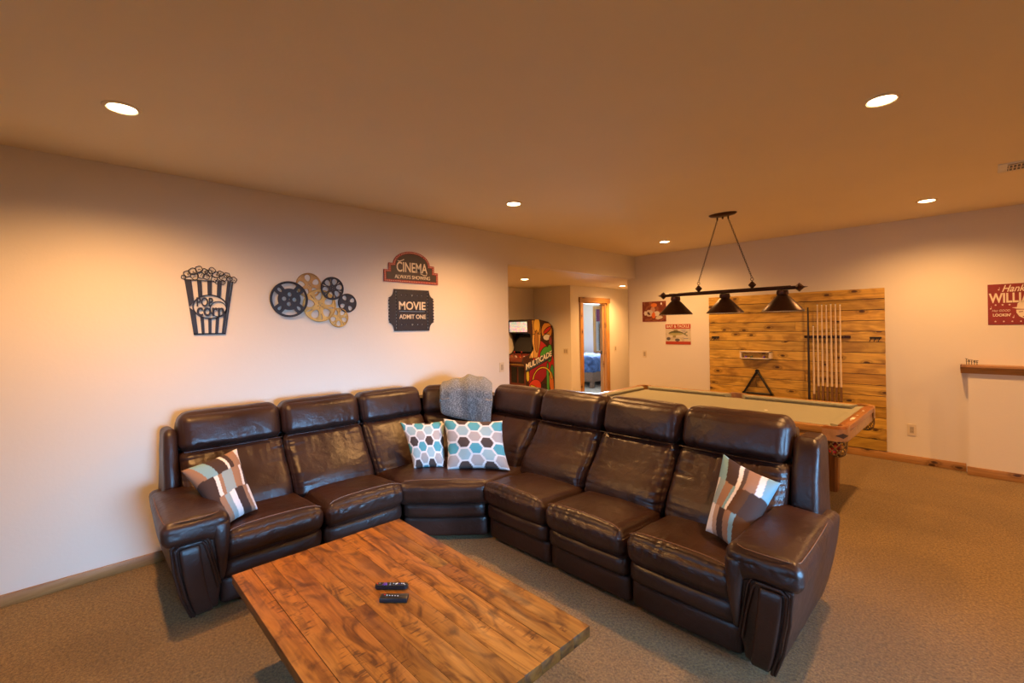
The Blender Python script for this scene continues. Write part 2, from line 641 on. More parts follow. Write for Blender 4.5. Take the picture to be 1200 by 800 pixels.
def add_lathe(bm, prof, c, seg=32, axis='Z'):
    """profile [(r,h)...] turned about an axis through c"""
    rings = []
    for r, h in prof:
        ring = []
        if r < 1e-6:
            pos = {'Z': Vector((0, 0, h)), 'X': Vector((h, 0, 0)), 'Y': Vector((0, h, 0))}[axis]
            rings.append([bm.verts.new(Vector(c) + pos)])
            continue
        for k in range(seg):
            a = 2 * pi * k / seg
            p = {'Z': Vector((r * cos(a), r * sin(a), h)), 'X': Vector((h, r * cos(a), r * sin(a))),
                 'Y': Vector((r * cos(a), h, r * sin(a)))}[axis]
            ring.append(bm.verts.new(Vector(c) + p))
        rings.append(ring)
    for A, B in zip(rings, rings[1:]):
        if len(A) == 1 and len(B) == 1:
            continue
        for k in range(seg):
            k2 = (k + 1) % seg
            if len(A) == 1:
                bm.faces.new((A[0], B[k], B[k2]))
            elif len(B) == 1:
                bm.faces.new((A[k], B[0], A[k2]))
            else:
                bm.faces.new((A[k], B[k], B[k2], A[k2]))


def lathe(name, prof, c, mat, parent=None, seg=32, axis='Z', auto=35):
    bm = bmesh.new()
    add_lathe(bm, prof, c, seg, axis)
    return link_bm(name, bm, mat, parent, auto=auto)


def add_prism(bm, poly, fn, a, b):
    """poly of (u,v) extruded from a to b; fn(u,v,w) -> world"""
    A = [bm.verts.new(fn(u, v, a)) for u, v in poly]
    B = [bm.verts.new(fn(u, v, b)) for u, v in poly]
    n = len(poly)
    bm.faces.new(A)
    bm.faces.new(B[::-1])
    for i in range(n):
        bm.faces.new((A[i], B[i], B[(i + 1) % n], A[(i + 1) % n]))


# flat cut-out shapes (outer loop and holes) through 2D curves
def cutout(name, loops, depth, fn, mat, parent=None):
    """loops of (u,v); fn(u,v,w) -> world, w from 0 to depth"""
    cu = bpy.data.curves.new('c', 'CURVE')
    cu.dimensions = '2D'
    cu.fill_mode = 'BOTH'
    cu.extrude = depth / 2
    for lp in loops:
        sp = cu.splines.new('POLY')
        sp.points.add(len(lp) - 1)
        for p, (u, v) in zip(sp.points, lp):
            p.co = (u, v, 0, 1)
        sp.use_cyclic_u = True
    return curve_to(name, cu, depth, fn, mat, parent)


def curve_to(name, cu, depth, fn, mat, parent):
    ob = bpy.data.objects.new('c', cu)
    COL.objects.link(ob)
    dg = bpy.context.evaluated_depsgraph_get()
    dg.update()
    me = bpy.data.meshes.new_from_object(ob.evaluated_get(dg))
    me.name = name
    bpy.data.objects.remove(ob)
    for v in me.vertices:
        v.co = fn(v.co.x, v.co.y, v.co.z + depth / 2)
    me.materials.clear()
    bm = bmesh.new()
    bm.from_mesh(me)
    bpy.data.meshes.remove(me)
    bmesh.ops.remove_doubles(bm, verts=bm.verts[:], dist=1e-6)
    return link_bm(name, bm, mat, parent, smooth=False)


def text(name, s, u0, u1, v0, v1, fn, mat, parent=None, depth=0.003, bold=0.0, shear=0.0, spacing=1.0):
    """lettering fitted to the rectangle u0..u1, v0..v1 of a surface"""
    cu = bpy.data.curves.new('t', 'FONT')
    cu.body = s
    cu.size = 1
    cu.extrude = 0.01
    cu.offset = bold
    cu.shear = shear
    cu.space_character = spacing
    cu.resolution_u = 4
    ob = bpy.data.objects.new('t', cu)
    COL.objects.link(ob)
    dg = bpy.context.evaluated_depsgraph_get()
    dg.update()
    me = bpy.data.meshes.new_from_object(ob.evaluated_get(dg))
    bpy.data.objects.remove(ob)
    xs = [v.co.x for v in me.vertices]
    ys = [v.co.y for v in me.vertices]
    ax, bx, ay, by = min(xs), max(xs), min(ys), max(ys)
    for v in me.vertices:
        u = u0 + (v.co.x - ax) / (bx - ax) * (u1 - u0)
        w = v0 + (v.co.y - ay) / (by - ay) * (v1 - v0)
        v.co = fn(u, w, depth if v.co.z > 0 else 0)
    me.materials.clear()
    bm = bmesh.new()
    bm.from_mesh(me)
    bpy.data.meshes.remove(me)
    bmesh.ops.remove_doubles(bm, verts=bm.verts[:], dist=1e-6)
    return link_bm(name, bm, mat, parent, smooth=False)


def circle(cx, cy, r, n=32, ry=None, a0=0):
    ry = ry or r
    return [(cx + r * cos(2 * pi * k / n + a0), cy + ry * sin(2 * pi * k / n + a0)) for k in range(n)]


def on_left(off):      # drawing plane on the left wall: u = Y, v = Z, w = out of the wall
    return lambda u, v, w: Vector((XL + off + w, u, v))


def on_back(off, y=None):
    return lambda u, v, w: Vector((u, (YB if y is None else y) - off - w, v))


# soft upholstered pad mapped to eight corners -----------------------------
def cube_grid(n):
    """surface grid of [-1,1]^3 as verts and quads, denser near the edges"""
    t = [-1 + 2 * i / n for i in range(n + 1)]
    t = [0.65 * x + 0.35 * sin(x * pi / 2) for x in t]
    idx, verts, faces = {}, [], []

    def vid(i, j, k):
        key = (i, j, k)
        if key not in idx:
            idx[key] = len(verts)
            verts.append((t[i], t[j], t[k]))
        return idx[key]
    for a in range(n):
        for b in range(n):
            faces.append((vid(a, b, 0), vid(a, b + 1, 0), vid(a + 1, b + 1, 0), vid(a + 1, b, 0)))
            faces.append((vid(a, b, n), vid(a + 1, b, n), vid(a + 1, b + 1, n), vid(a, b + 1, n)))
            faces.append((vid(a, 0, b), vid(a + 1, 0, b), vid(a + 1, 0, b + 1), vid(a, 0, b + 1)))
            faces.append((vid(a, n, b), vid(a, n, b + 1), vid(a + 1, n, b + 1), vid(a + 1, n, b)))
            faces.append((vid(0, a, b), vid(0, a, b + 1), vid(0, a + 1, b + 1), vid(0, a + 1, b)))
            faces.append((vid(n, a, b), vid(n, a + 1, b), vid(n, a + 1, b + 1), vid(n, a, b + 1)))
    return verts, faces


GRID = {}


def pad(name, corners, mat, parent, r=0.05, n=20, bulge=(0, 0, 0), fn=None, wr=0.0, seed=0, frame=None, folds=None, fold_amp=0.004, bend=None):
    """corners[(i,j,k)] with i,j,k in 0/1 -> position (in the frame); r rounding; bulge per axis
    folds: list of (face axis, sign, run axis, where axis, where value, frequency)"""
    if n not in GRID:
        GRID[n] = cube_grid(n)
    verts, faces = GRID[n]
    C = {k: Vector(v) for k, v in corners.items()}

    def tri(p):
        x, y, z = [(c + 1) / 2 for c in p]
        out = Vector((0, 0, 0))
        for (i, j, k), c in C.items():
            out += c * ((x if i else 1 - x) * (y if j else 1 - y) * (z if k else 1 - z))
        return out
    o0 = tri((0, 0, 0))
    half = [(tri((1, 0, 0)) - tri((-1, 0, 0))).length / 2, (tri((0, 1, 0)) - tri((0, -1, 0))).length / 2,
            (tri((0, 0, 1)) - tri((0, 0, -1))).length / 2]
    rr = min(r, *[h * .98 for h in half])
    me = bpy.data.meshes.new(name)
    co = []
    for p in verts:
        q = [p[i] * half[i] for i in range(3)]
        inner = [max(-(half[i] - rr), min(half[i] - rr, q[i])) for i in range(3)]
        d = Vector([q[i] - inner[i] for i in range(3)])
        if d.length > 1e-9:
            d = d.normalized() * rr
        s = [(inner[i] + d[i]) / half[i] for i in range(3)]
        fx, fy, fz = 1 - p[0] ** 2, 1 - p[1] ** 2, 1 - p[2] ** 2
        b = [s[0] * (1 + bulge[0] * sqrt(max(fy * fz, 0)) / half[0]),
             s[1] * (1 + bulge[1] * sqrt(max(fx * fz, 0)) / half[1]),
             s[2] * (1 + bulge[2] * sqrt(max(fx * fy, 0)) / half[2])]
        w = tri(b)
        if folds:
            for ax, sg, run, wh, wv, fq in folds:
                if p[ax] * sg > 0.55:
                    t = noise.noise(Vector((p[run] * fq, seed * 3.1 + 7, p[wh] * .8)))
                    t2 = 1 - abs(t) * 4
                    t2 = max(0, t2) ** 1.3 * 1.3
                    fall = exp(-abs(p[wh] - wv) * 3.0) * (0.4 + 0.9 * abs(noise.noise(Vector((p[run] * 2.3, seed, 3)))) * 2)
                    dirv = Vector((0, 0, 0))
                    dirv[ax] = -sg
                    e = tri([b[i] + dirv[i] * .1 for i in range(3)]) - w
                    e.normalize()
                    w += e * fold_amp * t2 * fall
        if bend:
            w = bend(w, p)
        if wr:
            nv = noise.noise_vector(w * 7 + Vector((seed * 5.3, 0, 0)))
            nv2 = noise.noise_vector(w * 16 + Vector((seed * 2.3, 9, 0)))
            w += nv * wr + nv2 * wr * .45
        co.append(frame(w) if frame else w)
    me.from_pydata([tuple(c) for c in co], [], faces)
    bm = bmesh.new()
    bm.from_mesh(me)
    bpy.data.meshes.remove(me)
    return link_bm(name, bm, mat, parent, auto=None)


def corners(x0, x1, y0, y1, z0, z1):
    return {(i, j, k): ((x0, x1)[i], (y0, y1)[j], (z0, z1)[k]) for i in (0, 1) for j in (0, 1) for k in (0, 1)}


# ================================================================== THE ROOM
T = 0.134      # wall thickness
OY0, OY1, OZ = 3.845, 6.773, 2.365     # opening to the alcove
DX = -5.453                            # wall with the bedroom door
DY = 6.80                              # wall behind the arcade cabinet
AXL = -6.40                            # far left wall of the alcove

bmf = bmesh.new()
add_box(bmf, (AXL - .3, YF - .2, -0.05), (XR + .2, 12, 0))
struct(link_bm('floor', bmf, 'carpet', smooth=False))
struct(box('floor_bedroom', (-11, 6.9, 0.0), (DX - .06, 11.4, 0.006), 'carpet_grey'))
struct(box('ceiling', (XL - T, YF - .2, CEIL), (XR + .2, YB + .2, CEIL + .1), 'ceiling'))
struct(box('ceiling_alcove', (AXL - .2, OY0 - .9, ACEIL), (XL - T, 11.4, ACEIL + .1), 'ceiling'))
struct(box('ceiling_bedroom', (-11, DY, 2.45), (AXL - .2, 11.5, 2.5), 'ceiling'))

# left wall: solid part, header over the opening
bmw = bmesh.new()
add_box(bmw, (XL - T, YF - .2, 0), (XL, OY0, CEIL))
add_box(bmw, (XL - T, OY0, OZ), (XL, YB, CEIL))
struct(link_bm('wall_left', bmw, 'wall', smooth=False))
struct(box('wall_back', (XL - T, YB, 0), (XR + .2, YB + T, CEIL), 'wall'))

# right wall with windows, wall behind the camera with a glass door and window


def wall_with_holes(name, u0, u1, z0, z1, holes, fn, mat='wall'):
    """fn(u, z, w): w 0..T"""
    bm = bmesh.new()
    us = sorted({u0, u1, *[h[0] for h in holes], *[h[1] for h in holes]})
    for a, b in zip(us, us[1:]):
        hs = [h for h in holes if h[0] <= a and h[1] >= b]
        if not hs:
            add_prism(bm, [(a, z0), (b, z0), (b, z1), (a, z1)], fn, 0, T)
        for h in hs:
            if h[2] > z0:
                add_prism(bm, [(a, z0), (b, z0), (b, h[2]), (a, h[2])], fn, 0, T)
            if h[3] < z1:
                add_prism(bm, [(a, h[3]), (b, h[3]), (b, z1), (a, z1)], fn, 0, T)
    return struct(link_bm(name, bm, mat, smooth=False))


wall_with_holes('wall_right', YF - .2, YB + .2, 0, CEIL, [(0.2, 3.2, 0.08, 2.1)], lambda u, z, w: Vector((XR + w, u, z)))
wall_with_holes('wall_front', XL - T, XR + .2, 0, CEIL, [(-2.4, 0.0, 0.2, 2.15)], lambda u, z, w: Vector((u, YF - w, z)))


def window(name, u0, u1, z0, z1, fn, mullions, mat='trim_z'):
    bm = bmesh.new()
    c = .09
    for a, b, d, e in ((u0 - c, u0, z0 - c, z1 + c), (u1, u1 + c, z0 - c, z1 + c), (u0, u1, z0 - c, z0), (u0, u1, z1, z1 + c)):
        add_prism(bm, [(a, d), (b, d), (b, e), (a, e)], fn, -.02, .0)
    for k in range(mullions):
        m = u0 + (u1 - u0) * (k + 1) / (mullions + 1)
        add_prism(bm, [(m - .03, z0), (m + .03, z0), (m + .03, z1), (m - .03, z1)], fn, .07, .11)
    o = struct(link_bm(name, bm, mat, smooth=False))
    bg_ = bmesh.new()
    add_prism(bg_, [(u0, z0), (u1, z0), (u1, z1), (u0, z1)], fn, .085, .09)
    link_bm('pane', bg_, 'glass', o, smooth=False)
    return o


window('window_1', 0.2, 3.2, 0.08, 2.1, lambda u, z, w: Vector((XR + w, u, z)), 1)
window('window_2', -2.4, 0.0, 0.2, 2.15, lambda u, z, w: Vector((u, YF - w, z)), 1)

# alcove walls
struct(box('wall_alcove_left', (AXL - .1, OY0 - .9, 0), (AXL, DY, ACEIL + .05), 'wall'))
struct(box('wall_alcove_front', (AXL - .1, OY0 - .99, 0), (XL - T, OY0 - .9, ACEIL + .05), 'wall'))
struct(box('wall_alcove_back', (AXL - .1, DY, 0), (DX, DY + T, ACEIL + .05), 'wall'))
DO0, DO1, DH = 7.165, 7.965, 2.055     # door opening
wall_with_holes('wall_corridor_left', DY + T, 11.4, 0, 2.5, [(DO0, DO1, 0, DH)], lambda u, z, w: Vector((DX - w, u, z)))
struct(box('wall_corridor_right', (XL - T - .1, YB + T, 0), (XL - T, 11.4, ACEIL + .05), 'wall'))
struct(box('wall_corridor_end', (DX, 11.3, 0), (XL - T, 11.4, ACEIL + .05), 'wall'))
# bedroom shell
BY = 11.2
wall_with_holes('wall_bedroom_back', -11, DX - T, 0, 2.5, [(-8.03, -7.0, 0.85, 2.08)], lambda u, z, w: Vector((u, BY + w, z)))
struct(box('wall_bedroom_left', (-11.1, DY, 0), (-11, 11.4, 2.5), 'wall'))
struct(box('wall_bedroom_front', (-11, DY, 0), (AXL - .1, DY + .1, 2.5), 'wall'))
wb = window('window_3', -8.03, -7.0, 0.85, 2.08, lambda u, z, w: Vector((u, BY + w, z)), 1)
box('roller_shade', (-8.02, BY + .01, 1.72), (-7.01, BY + .03, 2.08), 'purple_shade', wb, .003)

# bedroom door frame (door_1)
bmj = bmesh.new()
add_box(bmj, (DX - T - .012, DO1 - .02, 0), (DX + .002, DO1 + .005, DH))
add_box(bmj, (DX - T - .012, DO0 - .005, 0), (DX + .002, DO0 + .02, DH))
add_box(bmj, (DX - T - .012, DO0, DH - .02), (DX + .002, DO1, DH + .005))
dj = struct(link_bm('door_1', bmj, 'trim_z', smooth=False))
for y0, y1 in ((DO0 - .085, DO0 + .005), (DO1 - .005, DO1 + .085)):
    box('casing', (DX, y0, 0), (DX + .022, y1, DH + .005), 'trim_z', dj, .003)
box('head_casing', (DX, DO0 - .11, DH), (DX + .03, DO1 + .11, DH + .10), 'trim_y', dj, .003)
box('door_stop', (DX - .09, DO1 - .035, 0), (DX - .05, DO1 - .018, DH - .02), 'trim_z', dj, .002)
box('strike_plate', (DX - .13, DO1 - .024, 1.0), (DX - .09, DO1 - .019, 1.07), 'black_metal', dj)

# baseboards
struct(box('baseboard_left', (XL, YF, 0), (XL + .016, OY0, .072), 'trim_y', None, .004))
struct(box('baseboard_back', (XL - T, YB - .016, 0), (-.165, YB, .088), 'trim', None, .004))
struct(box('baseboard_corridor', (DX, DY, 0), (DX + .016, DO0 - .09, .08), 'trim_y', None, .004))
struct(box('baseboard_corridor_far', (DX, DO1 + .09, 0), (DX + .016, 11.3, .08), 'trim_y', None, .004))
struct(box('baseboard_alcove', (AXL, DY - .016, 0), (DX, DY, .08), 'trim', None, .004))
struct(box('baseboard_right', (XR - .016, YF, 0), (XR, YB, .08), 'trim_y', None, .004))

# low boxed-out half wall with its wooden cap, right
HWY = 6.655
hw = struct(box('wall_half', (-.14, HWY, 0), (XR, YB, 1.045), 'wall'))
struct(box('baseboard_half_wall', (-.156, HWY - .016, 0), (XR, HWY, .088), 'trim', None, .004))
bmc = bmesh.new()
add_prism(bmc, [(HWY - .055, 1.132), (YB, 1.132), (YB, 1.045), (HWY - .004, 1.045), (HWY - .012, 1.07), (HWY - .032, 1.10), (HWY - .055, 1.112)],
          lambda u, v, w: Vector((w, u, v)), -.195, XR)
struct(link_bm('trim_1', bmc, 'trim', smooth=False))

# ================================================================== RECESSED LIGHTS


def can_light(x, y, z, label, power=SPOT_W, first=[None]):
    if first[0] is None:
        t = thing('recessed_light', label, 'ceiling light', (x, y, z), 'recessed ceiling lights')
        lathe('trim_ring', [(.058, .0), (.058, -.004), (.064, -.008), (.078, -.005), (.081, 0)], (x, y, z), 'ceiling', t, 40)
        lathe('lens', [(0, -.006), (.05, -.0055), (.058, -.003)], (x, y, z), 'can_lens', t, 32)
        first[0] = t
    else:
        t = dup(first[0], (x, y, z), label)
    l = bpy.data.lights.new('recessed_bulb', 'SPOT')
    l.energy, l.color = power, WARM
    l.spot_size, l.spot_blend, l.shadow_soft_size = radians(156), 0.8, .05
    o = bpy.data.objects.new('recessed_bulb', l)
    o.location = (x, y, z - .02)
    COL.objects.link(o)


can_light(-3.00, .20, CEIL, 'round recessed ceiling light nearest the left wall, above the popcorn bucket art', 190)
can_light(-.36, 3.0, CEIL, 'round recessed ceiling light over the right arm of the sofa, large and near')
can_light(-3.0, 2.94, CEIL, 'round recessed ceiling light in the middle, above the sofa corner')
can_light(-.38, 5.84, CEIL, 'round recessed ceiling light near the back wall, beside the ceiling vent', 130)
can_light(-3.04, 5.85, CEIL, 'small round recessed ceiling light left of the billiard lamp canopy', 130)
can_light(2.0, 3.0, CEIL, 'round recessed ceiling light by the right wall, middle row, out of view')
can_light(2.0, 5.84, CEIL, 'round recessed ceiling light over the half wall ledge, out of view')
can_light(-5.19, 5.31, ACEIL, 'small recessed light in the alcove ceiling above the arcade cabinet', 170)
can_light(-4.95, 7.8, ACEIL, 'small recessed light in the corridor ceiling outside the bedroom door', 150)

# ceiling vent
vent = thing('ceiling_vent', 'white louvred ceiling vent at the right edge of the ceiling', 'vent', (.30, 5.03, CEIL))
box('frame', (.07, 4.90, CEIL - .008), (.53, 5.16, CEIL), 'white_enamel', vent, .003)
box('backing', (.12, 4.93, CEIL - .0095), (.50, 5.13, CEIL - .008), 'black_plastic', vent)
for k in range(2):
    yy = 4.935 + k * .10
    box('rail', (.12, yy, CEIL - .014), (.50, yy + .012, CEIL - .009), 'ivory', vent)
for k in range(19):
    x = .125 + k * .02
    box('slat', (x, 4.94, CEIL - .016), (x + .006, 5.125, CEIL - .0095), 'ivory', vent)

# ================================================================== SECTIONAL SOFA
sofa = thing('sectional_sofa', 'dark brown leather corner sofa with pillow headrests and padded arms', 'sofa', (-2.6, 1.9, 0))
SX, SY = -.81, 2.25         # right run: inner face of arm, base front
LY, LX = .60, -3.07         # left run


def FR(p):      # right run: s from the arm towards the corner, d depth, z
    return Vector((SX - p[0], SY + p[1], p[2]))


def FL(p):
    return Vector((LX - p[1], LY + p[0], p[2]))


def seat_unit(F, s0, s1, seed):
    w = s1 - s0
    g = .004
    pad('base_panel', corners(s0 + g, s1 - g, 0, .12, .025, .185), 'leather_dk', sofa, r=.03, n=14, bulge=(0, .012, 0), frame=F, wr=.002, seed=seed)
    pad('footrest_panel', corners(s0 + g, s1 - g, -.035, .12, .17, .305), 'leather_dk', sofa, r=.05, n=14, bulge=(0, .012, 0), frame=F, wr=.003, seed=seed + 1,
        folds=[(1, -1, 0, 2, 1, 5)], fold_amp=.004)
    c = corners(s0 + g, s1 - g, -.09, .62, .285, .455)
    c[(0, 0, 0)] = (s0 + g, -.06, .285)
    c[(1, 0, 0)] = (s1 - g, -.06, .285)
    c[(0, 0, 1)] = (s0 + g, -.085, .45)
    c[(1, 0, 1)] = (s1 - g, -.085, .45)
    c[(0, 1, 1)] = (s0 + g, .62, .405)
    c[(1, 1, 1)] = (s1 - g, .62, .405)
    so = pad('seat_cushion', c, 'leather', sofa, r=.058, n=48, bulge=(0, .012, .032), frame=F, wr=.0035, seed=seed + 2,
             folds=[(1, -1, 0, 2, .35, 12), (2, 1, 0, 1, -.98, 13)], fold_amp=.008)
    # stitched seam along the front edge
    pts = []
    for i in range(21):
        t = i / 20
        x = s0 + .03 + (w - .06) * t
        z = .462 + .017 * sqrt(max(0, 1 - (2 * t - 1) ** 2)) - .012 * (abs(2 * t - 1) ** 6)
        pts.append(F((x, -.043, z)))
    tube('stitching', pts, .0022, 'thread', so, 5)


def belly(w, p):
    # the lower half of the pad swells forward over the seat
    if p[1] > 0:
        return w
    q = max(0, 1 - p[0] ** 2) ** .5 * .35 + .65
    return w + Vector((0, -.045 * exp(-((p[2] + .35) / .5) ** 2) * q, .0))


def back_unit(F, s0, s1, seed, h0=.0, head=True):
    g = .004
    w = s1 - s0
    # leaning lower back pad
    c = {}
    for i, s in ((0, s0 + g), (1, s1 - g)):
        c[(i, 0, 0)] = (s, .36, .38)
        c[(i, 1, 0)] = (s, .56, .36)
        c[(i, 0, 1)] = (s, .625, .815)
        c[(i, 1, 1)] = (s, .80, .80)
    pad('back_cushion', c, 'leather', sofa, r=.06, n=44, bulge=(0, .022, 0), frame=F, wr=.004, seed=seed, bend=belly,
        folds=[(1, -1, 0, 2, .98, 11), (1, -1, 2, 0, .98, 9), (1, -1, 2, 0, -.98, 9)], fold_amp=.013)
    c = {}
    for i, s in ((0, s0 + g + h0), (1, s1 - g)):
        c[(i, 0, 0)] = (s, .605, .795)
        c[(i, 1, 0)] = (s, .82, .78)
        c[(i, 0, 1)] = (s, .68, 1.055)
        c[(i, 1, 1)] = (s, .87, 1.04)
    hd = pad('headrest', c, 'leather', sofa, r=.07, n=42, bulge=(0, .03, .008), frame=F, wr=.0035, seed=seed + 1,
             folds=[(1, -1, 0, 2, -.95, 12)], fold_amp=.013)
    tube('piping', [F((s0 + g + h0 + .02 + (w - h0 - .04) * k / 12, .597 + .012 * abs(k / 6 - 1) ** 2, .806)) for k in range(13)], .0035, 'leather_dk', hd, 6)
    # rear shell
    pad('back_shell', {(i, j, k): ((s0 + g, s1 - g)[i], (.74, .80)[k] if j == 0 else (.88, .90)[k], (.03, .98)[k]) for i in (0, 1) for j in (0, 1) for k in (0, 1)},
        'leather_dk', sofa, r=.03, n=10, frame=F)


def arm_unit(F, seed, side):
    c = {}
    for j, (db, dt) in enumerate(((.0, -.105), (.86, .80))):
        c[(0, j, 0)] = (-.135, db, .02)
        c[(1, j, 0)] = (-.004, db, .02)
        c[(0, j, 1)] = (-.245, dt, .56)
        c[(1, j, 1)] = (.004, dt, .56)

    def bow(w, p):
        return w + Vector((-.018 * (1 - p[2] ** 2) * (p[0] < 0), -.03 * (1 - p[2] ** 2) * (1 - p[1]) * .5, 0))
    pad('arm_body', c, 'leather', sofa, r=.035, n=22, frame=F, wr=.003, seed=seed, bend=bow)
    # padded arm top that rolls over the front and the sides
    c = {}
    for k, z in ((0, .475), (1, .60)):
        c[(0, 0, k)] = (-.282, -.135, z)
        c[(1, 0, k)] = (.035, -.125, z)
        c[(0, 1, k)] = (-.262, .56, z)
        c[(1, 1, k)] = (.03, .60, z)
    c[(0, 1, 0)] = (-.258, .56, .50)
    c[(1, 1, 0)] = (.03, .60, .50)

    def roll(w, p):
        # inner front corner runs down the front like a soft lip
        f = max(0, -p[1]) ** 3 * max(0, p[0]) ** 2 * max(0, -p[2])
        return w + Vector((0, 0, -.10 * f))
    at = pad('arm_top', c, 'leather', sofa, r=.042, n=36, bulge=(0, .006, .016), frame=F, wr=.003, seed=seed + 3, bend=roll,
             folds=[(1, -1, 0, 2, .2, 9)], fold_amp=.005)
    ring = []
    for (s, d) in ((.005, .45), (.0, .2), (-.005, -.06), (-.02, -.095), (-.05, -.112), (-.11, -.116), (-.2, -.114), (-.248, -.102), (-.262, -.07), (-.262, .1), (-.256, .3), (-.248, .45)):
        ring.append(F((s, d, .603 if -.24 < s < -.0 else .598)))
    tube('stitching', ring, .002, 'thread', at, 5)

    # raised front panel framed with two lines of piping
    def dz(z):
        t = (z - .02) / .54
        return -.105 * t - .03 * (1 - (2 * t - 1) ** 2) * 1.0

    c = {}
    for k, z in ((0, .03), (1, .455)):
        for i, s in ((0, (-.118, -.205)[k]), (1, (-.035, -.108)[k])):
            c[(i, 0, k)] = (s, dz(z) - .016, z)
            c[(i, 1, k)] = (s, dz(z) + .05, z)
    pad('front_panel', c, 'leather', sofa, r=.014, n=14, frame=F, bend=lambda w, p: w + Vector((-.012 * (1 - p[2] ** 2), -.03 * (1 - p[2] ** 2), 0)), wr=.0015, seed=seed)

    def path(pts):
        out = []
        for a in range(len(pts) - 1):
            for k in range(8):
                t = k / 8
                s, z = [pts[a][q] * (1 - t) + pts[a + 1][q] * t for q in (0, 1)]
                out.append(F((s, dz(z) - .006, z)))
        out.append(F((pts[-1][0], dz(pts[-1][1]) - .006, pts[-1][1])))
        return out
    tube('piping', path([(-.020, .17), (-.050, .31), (-.085, .445), (-.102, .468), (-.200, .468), (-.220, .45), (-.205, .33), (-.170, .17), (-.126, .03)]), .0085, 'leather_dk', sofa, 7)
    tube('piping', path([(-.010, .19), (-.036, .31), (-.066, .455), (-.088, .492), (-.212, .490), (-.238, .47), (-.224, .33), (-.188, .17), (-.138, .03)]), .007, 'leather_dk', sofa, 7)
    # soft roll that runs from the arm top down beside the seat
    c = {}
    for k, z in ((0, .20), (1, .56)):
        for i, s in ((0, (-.012, -.06)[k]), (1, (.012, .034)[k])):
            c[(i, 0, k)] = (s, dz(z) - (.012, .028)[k], z)
            c[(i, 1, k)] = (s, dz(z) + .06, z)
    pad('arm_roll', c, 'leather', sofa, r=.026, n=20, frame=F, bend=lambda w, p: w + Vector((0, -.03 * (1 - p[2] ** 2), 0)), wr=.003, seed=seed + 9,
        folds=[(1, -1, 2, 0, .9, 6)], fold_amp=.006)
    # wing beside the backrest
    c = {}
    for k, (z, df, dr) in enumerate(((.46, .585, .88), (.955, .70, .90))):
        for i, s in ((0, (-.185, -.168)[k]), (1, -side + .012)):
            c[(i, 0, k)] = (s, df, z)
            c[(i, 1, k)] = (s, dr, z)
    wg = pad('wing_panel', c, 'leather', sofa, r=.04, n=18, frame=F, wr=.003, seed=seed + 5, bend=lambda w, p: w + Vector((0, -.03 * (1 - p[2] ** 2) * (p[1] < 0), 0)))
    tube('piping', [F((-.150, .600 + .115 * t - .028 * (1 - (2 * t - 1) ** 2), .48 + .455 * t)) for t in [q / 12 for q in range(0, 13)]], .004, 'leather_dk', wg, 6)


RS = [0, .60, 1.20, 1.81]
LS = [0, .59, 1.18]
for i in range(3):
    seat_unit(FR, RS[i], RS[i + 1], 10 + i * 7)
    back_unit(FR, RS[i] + (-.035, .01, .03)[i], RS[i + 1] + (.01, .03, .07)[i], 60 + i * 7)
for i in range(2):
    seat_unit(FL, LS[i], LS[i + 1], 110 + i * 7)
    back_unit(FL, LS[i] - (.095, .04)[i], LS[i + 1] - (.04, .0)[i], 160 + i * 7)
arm_unit(FR, 31, .05)
arm_unit(FL, 41, .105)
tube('switch_plate_screw', [(-.590, 2.60, .42), (-.586, 2.60, .42)], .008, 'ivory_dk', sofa, 8)

# corner wedge
A0, A1 = Vector((-3.07, 1.785, 0)), Vector((-2.625, 2.25, 0))       # front line on the floor
nrm = Vector((A1.y - A0.y, -(A1.x - A0.x), 0)).normalized()          # towards the room


def wedge_panel(name, z0, z1, out, depth, mat, r, seed, **kw):
    c = {}
    ins = (A1 - A0).normalized() * .004
    for i, P in ((0, A0 + ins), (1, A1 - ins)):
        for k, z in ((0, z0), (1, z1)):
            c[(i, 0, k)] = P + nrm * out + Vector((0, 0, z))
            c[(i, 1, k)] = P - nrm * depth + Vector((0, 0, z))
    return pad(name, c, mat, sofa, r=r, n=16, seed=seed, **kw)


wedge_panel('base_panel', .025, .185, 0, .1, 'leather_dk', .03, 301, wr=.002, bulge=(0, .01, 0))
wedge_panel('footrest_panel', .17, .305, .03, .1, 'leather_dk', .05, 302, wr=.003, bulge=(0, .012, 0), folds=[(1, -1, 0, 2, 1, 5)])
c = {}
for k, z in ((0, .285), (1, .452)):
    f = nrm * (.085 if k else .06)
    c[(0, 0, k)] = A0 + f + Vector((.0, .002, z))
    c[(1, 0, k)] = A1 + f + Vector((-.002, 0, z))
    zz = z if not k else .425
    c[(0, 1, k)] = Vector((-3.62, 1.79, zz))
    c[(1, 1, k)] = Vector((-2.63, 2.80, zz))


def wedge_bend(w, p):
    b = (p[1] + 1) / 2
    q = 1 - p[0] ** 2
    return w + Vector((-.36, .36, 0)) * (b * q * .75)


ws = pad('seat_cushion', c, 'leather', sofa, r=.055, n=30, bulge=(0, .01, .03), bend=wedge_bend, wr=.005, seed=305, folds=[(1, -1, 0, 2, .7, 8)], fold_amp=.007)
tube('stitching', [A0.lerp(A1, t) + nrm * .045 + Vector((0, 0, .464 + .012 * (1 - (2 * t - 1) ** 4))) for t in [.04 + .92 * q / 14 for q in range(15)]], .0022, 'thread', ws, 5)


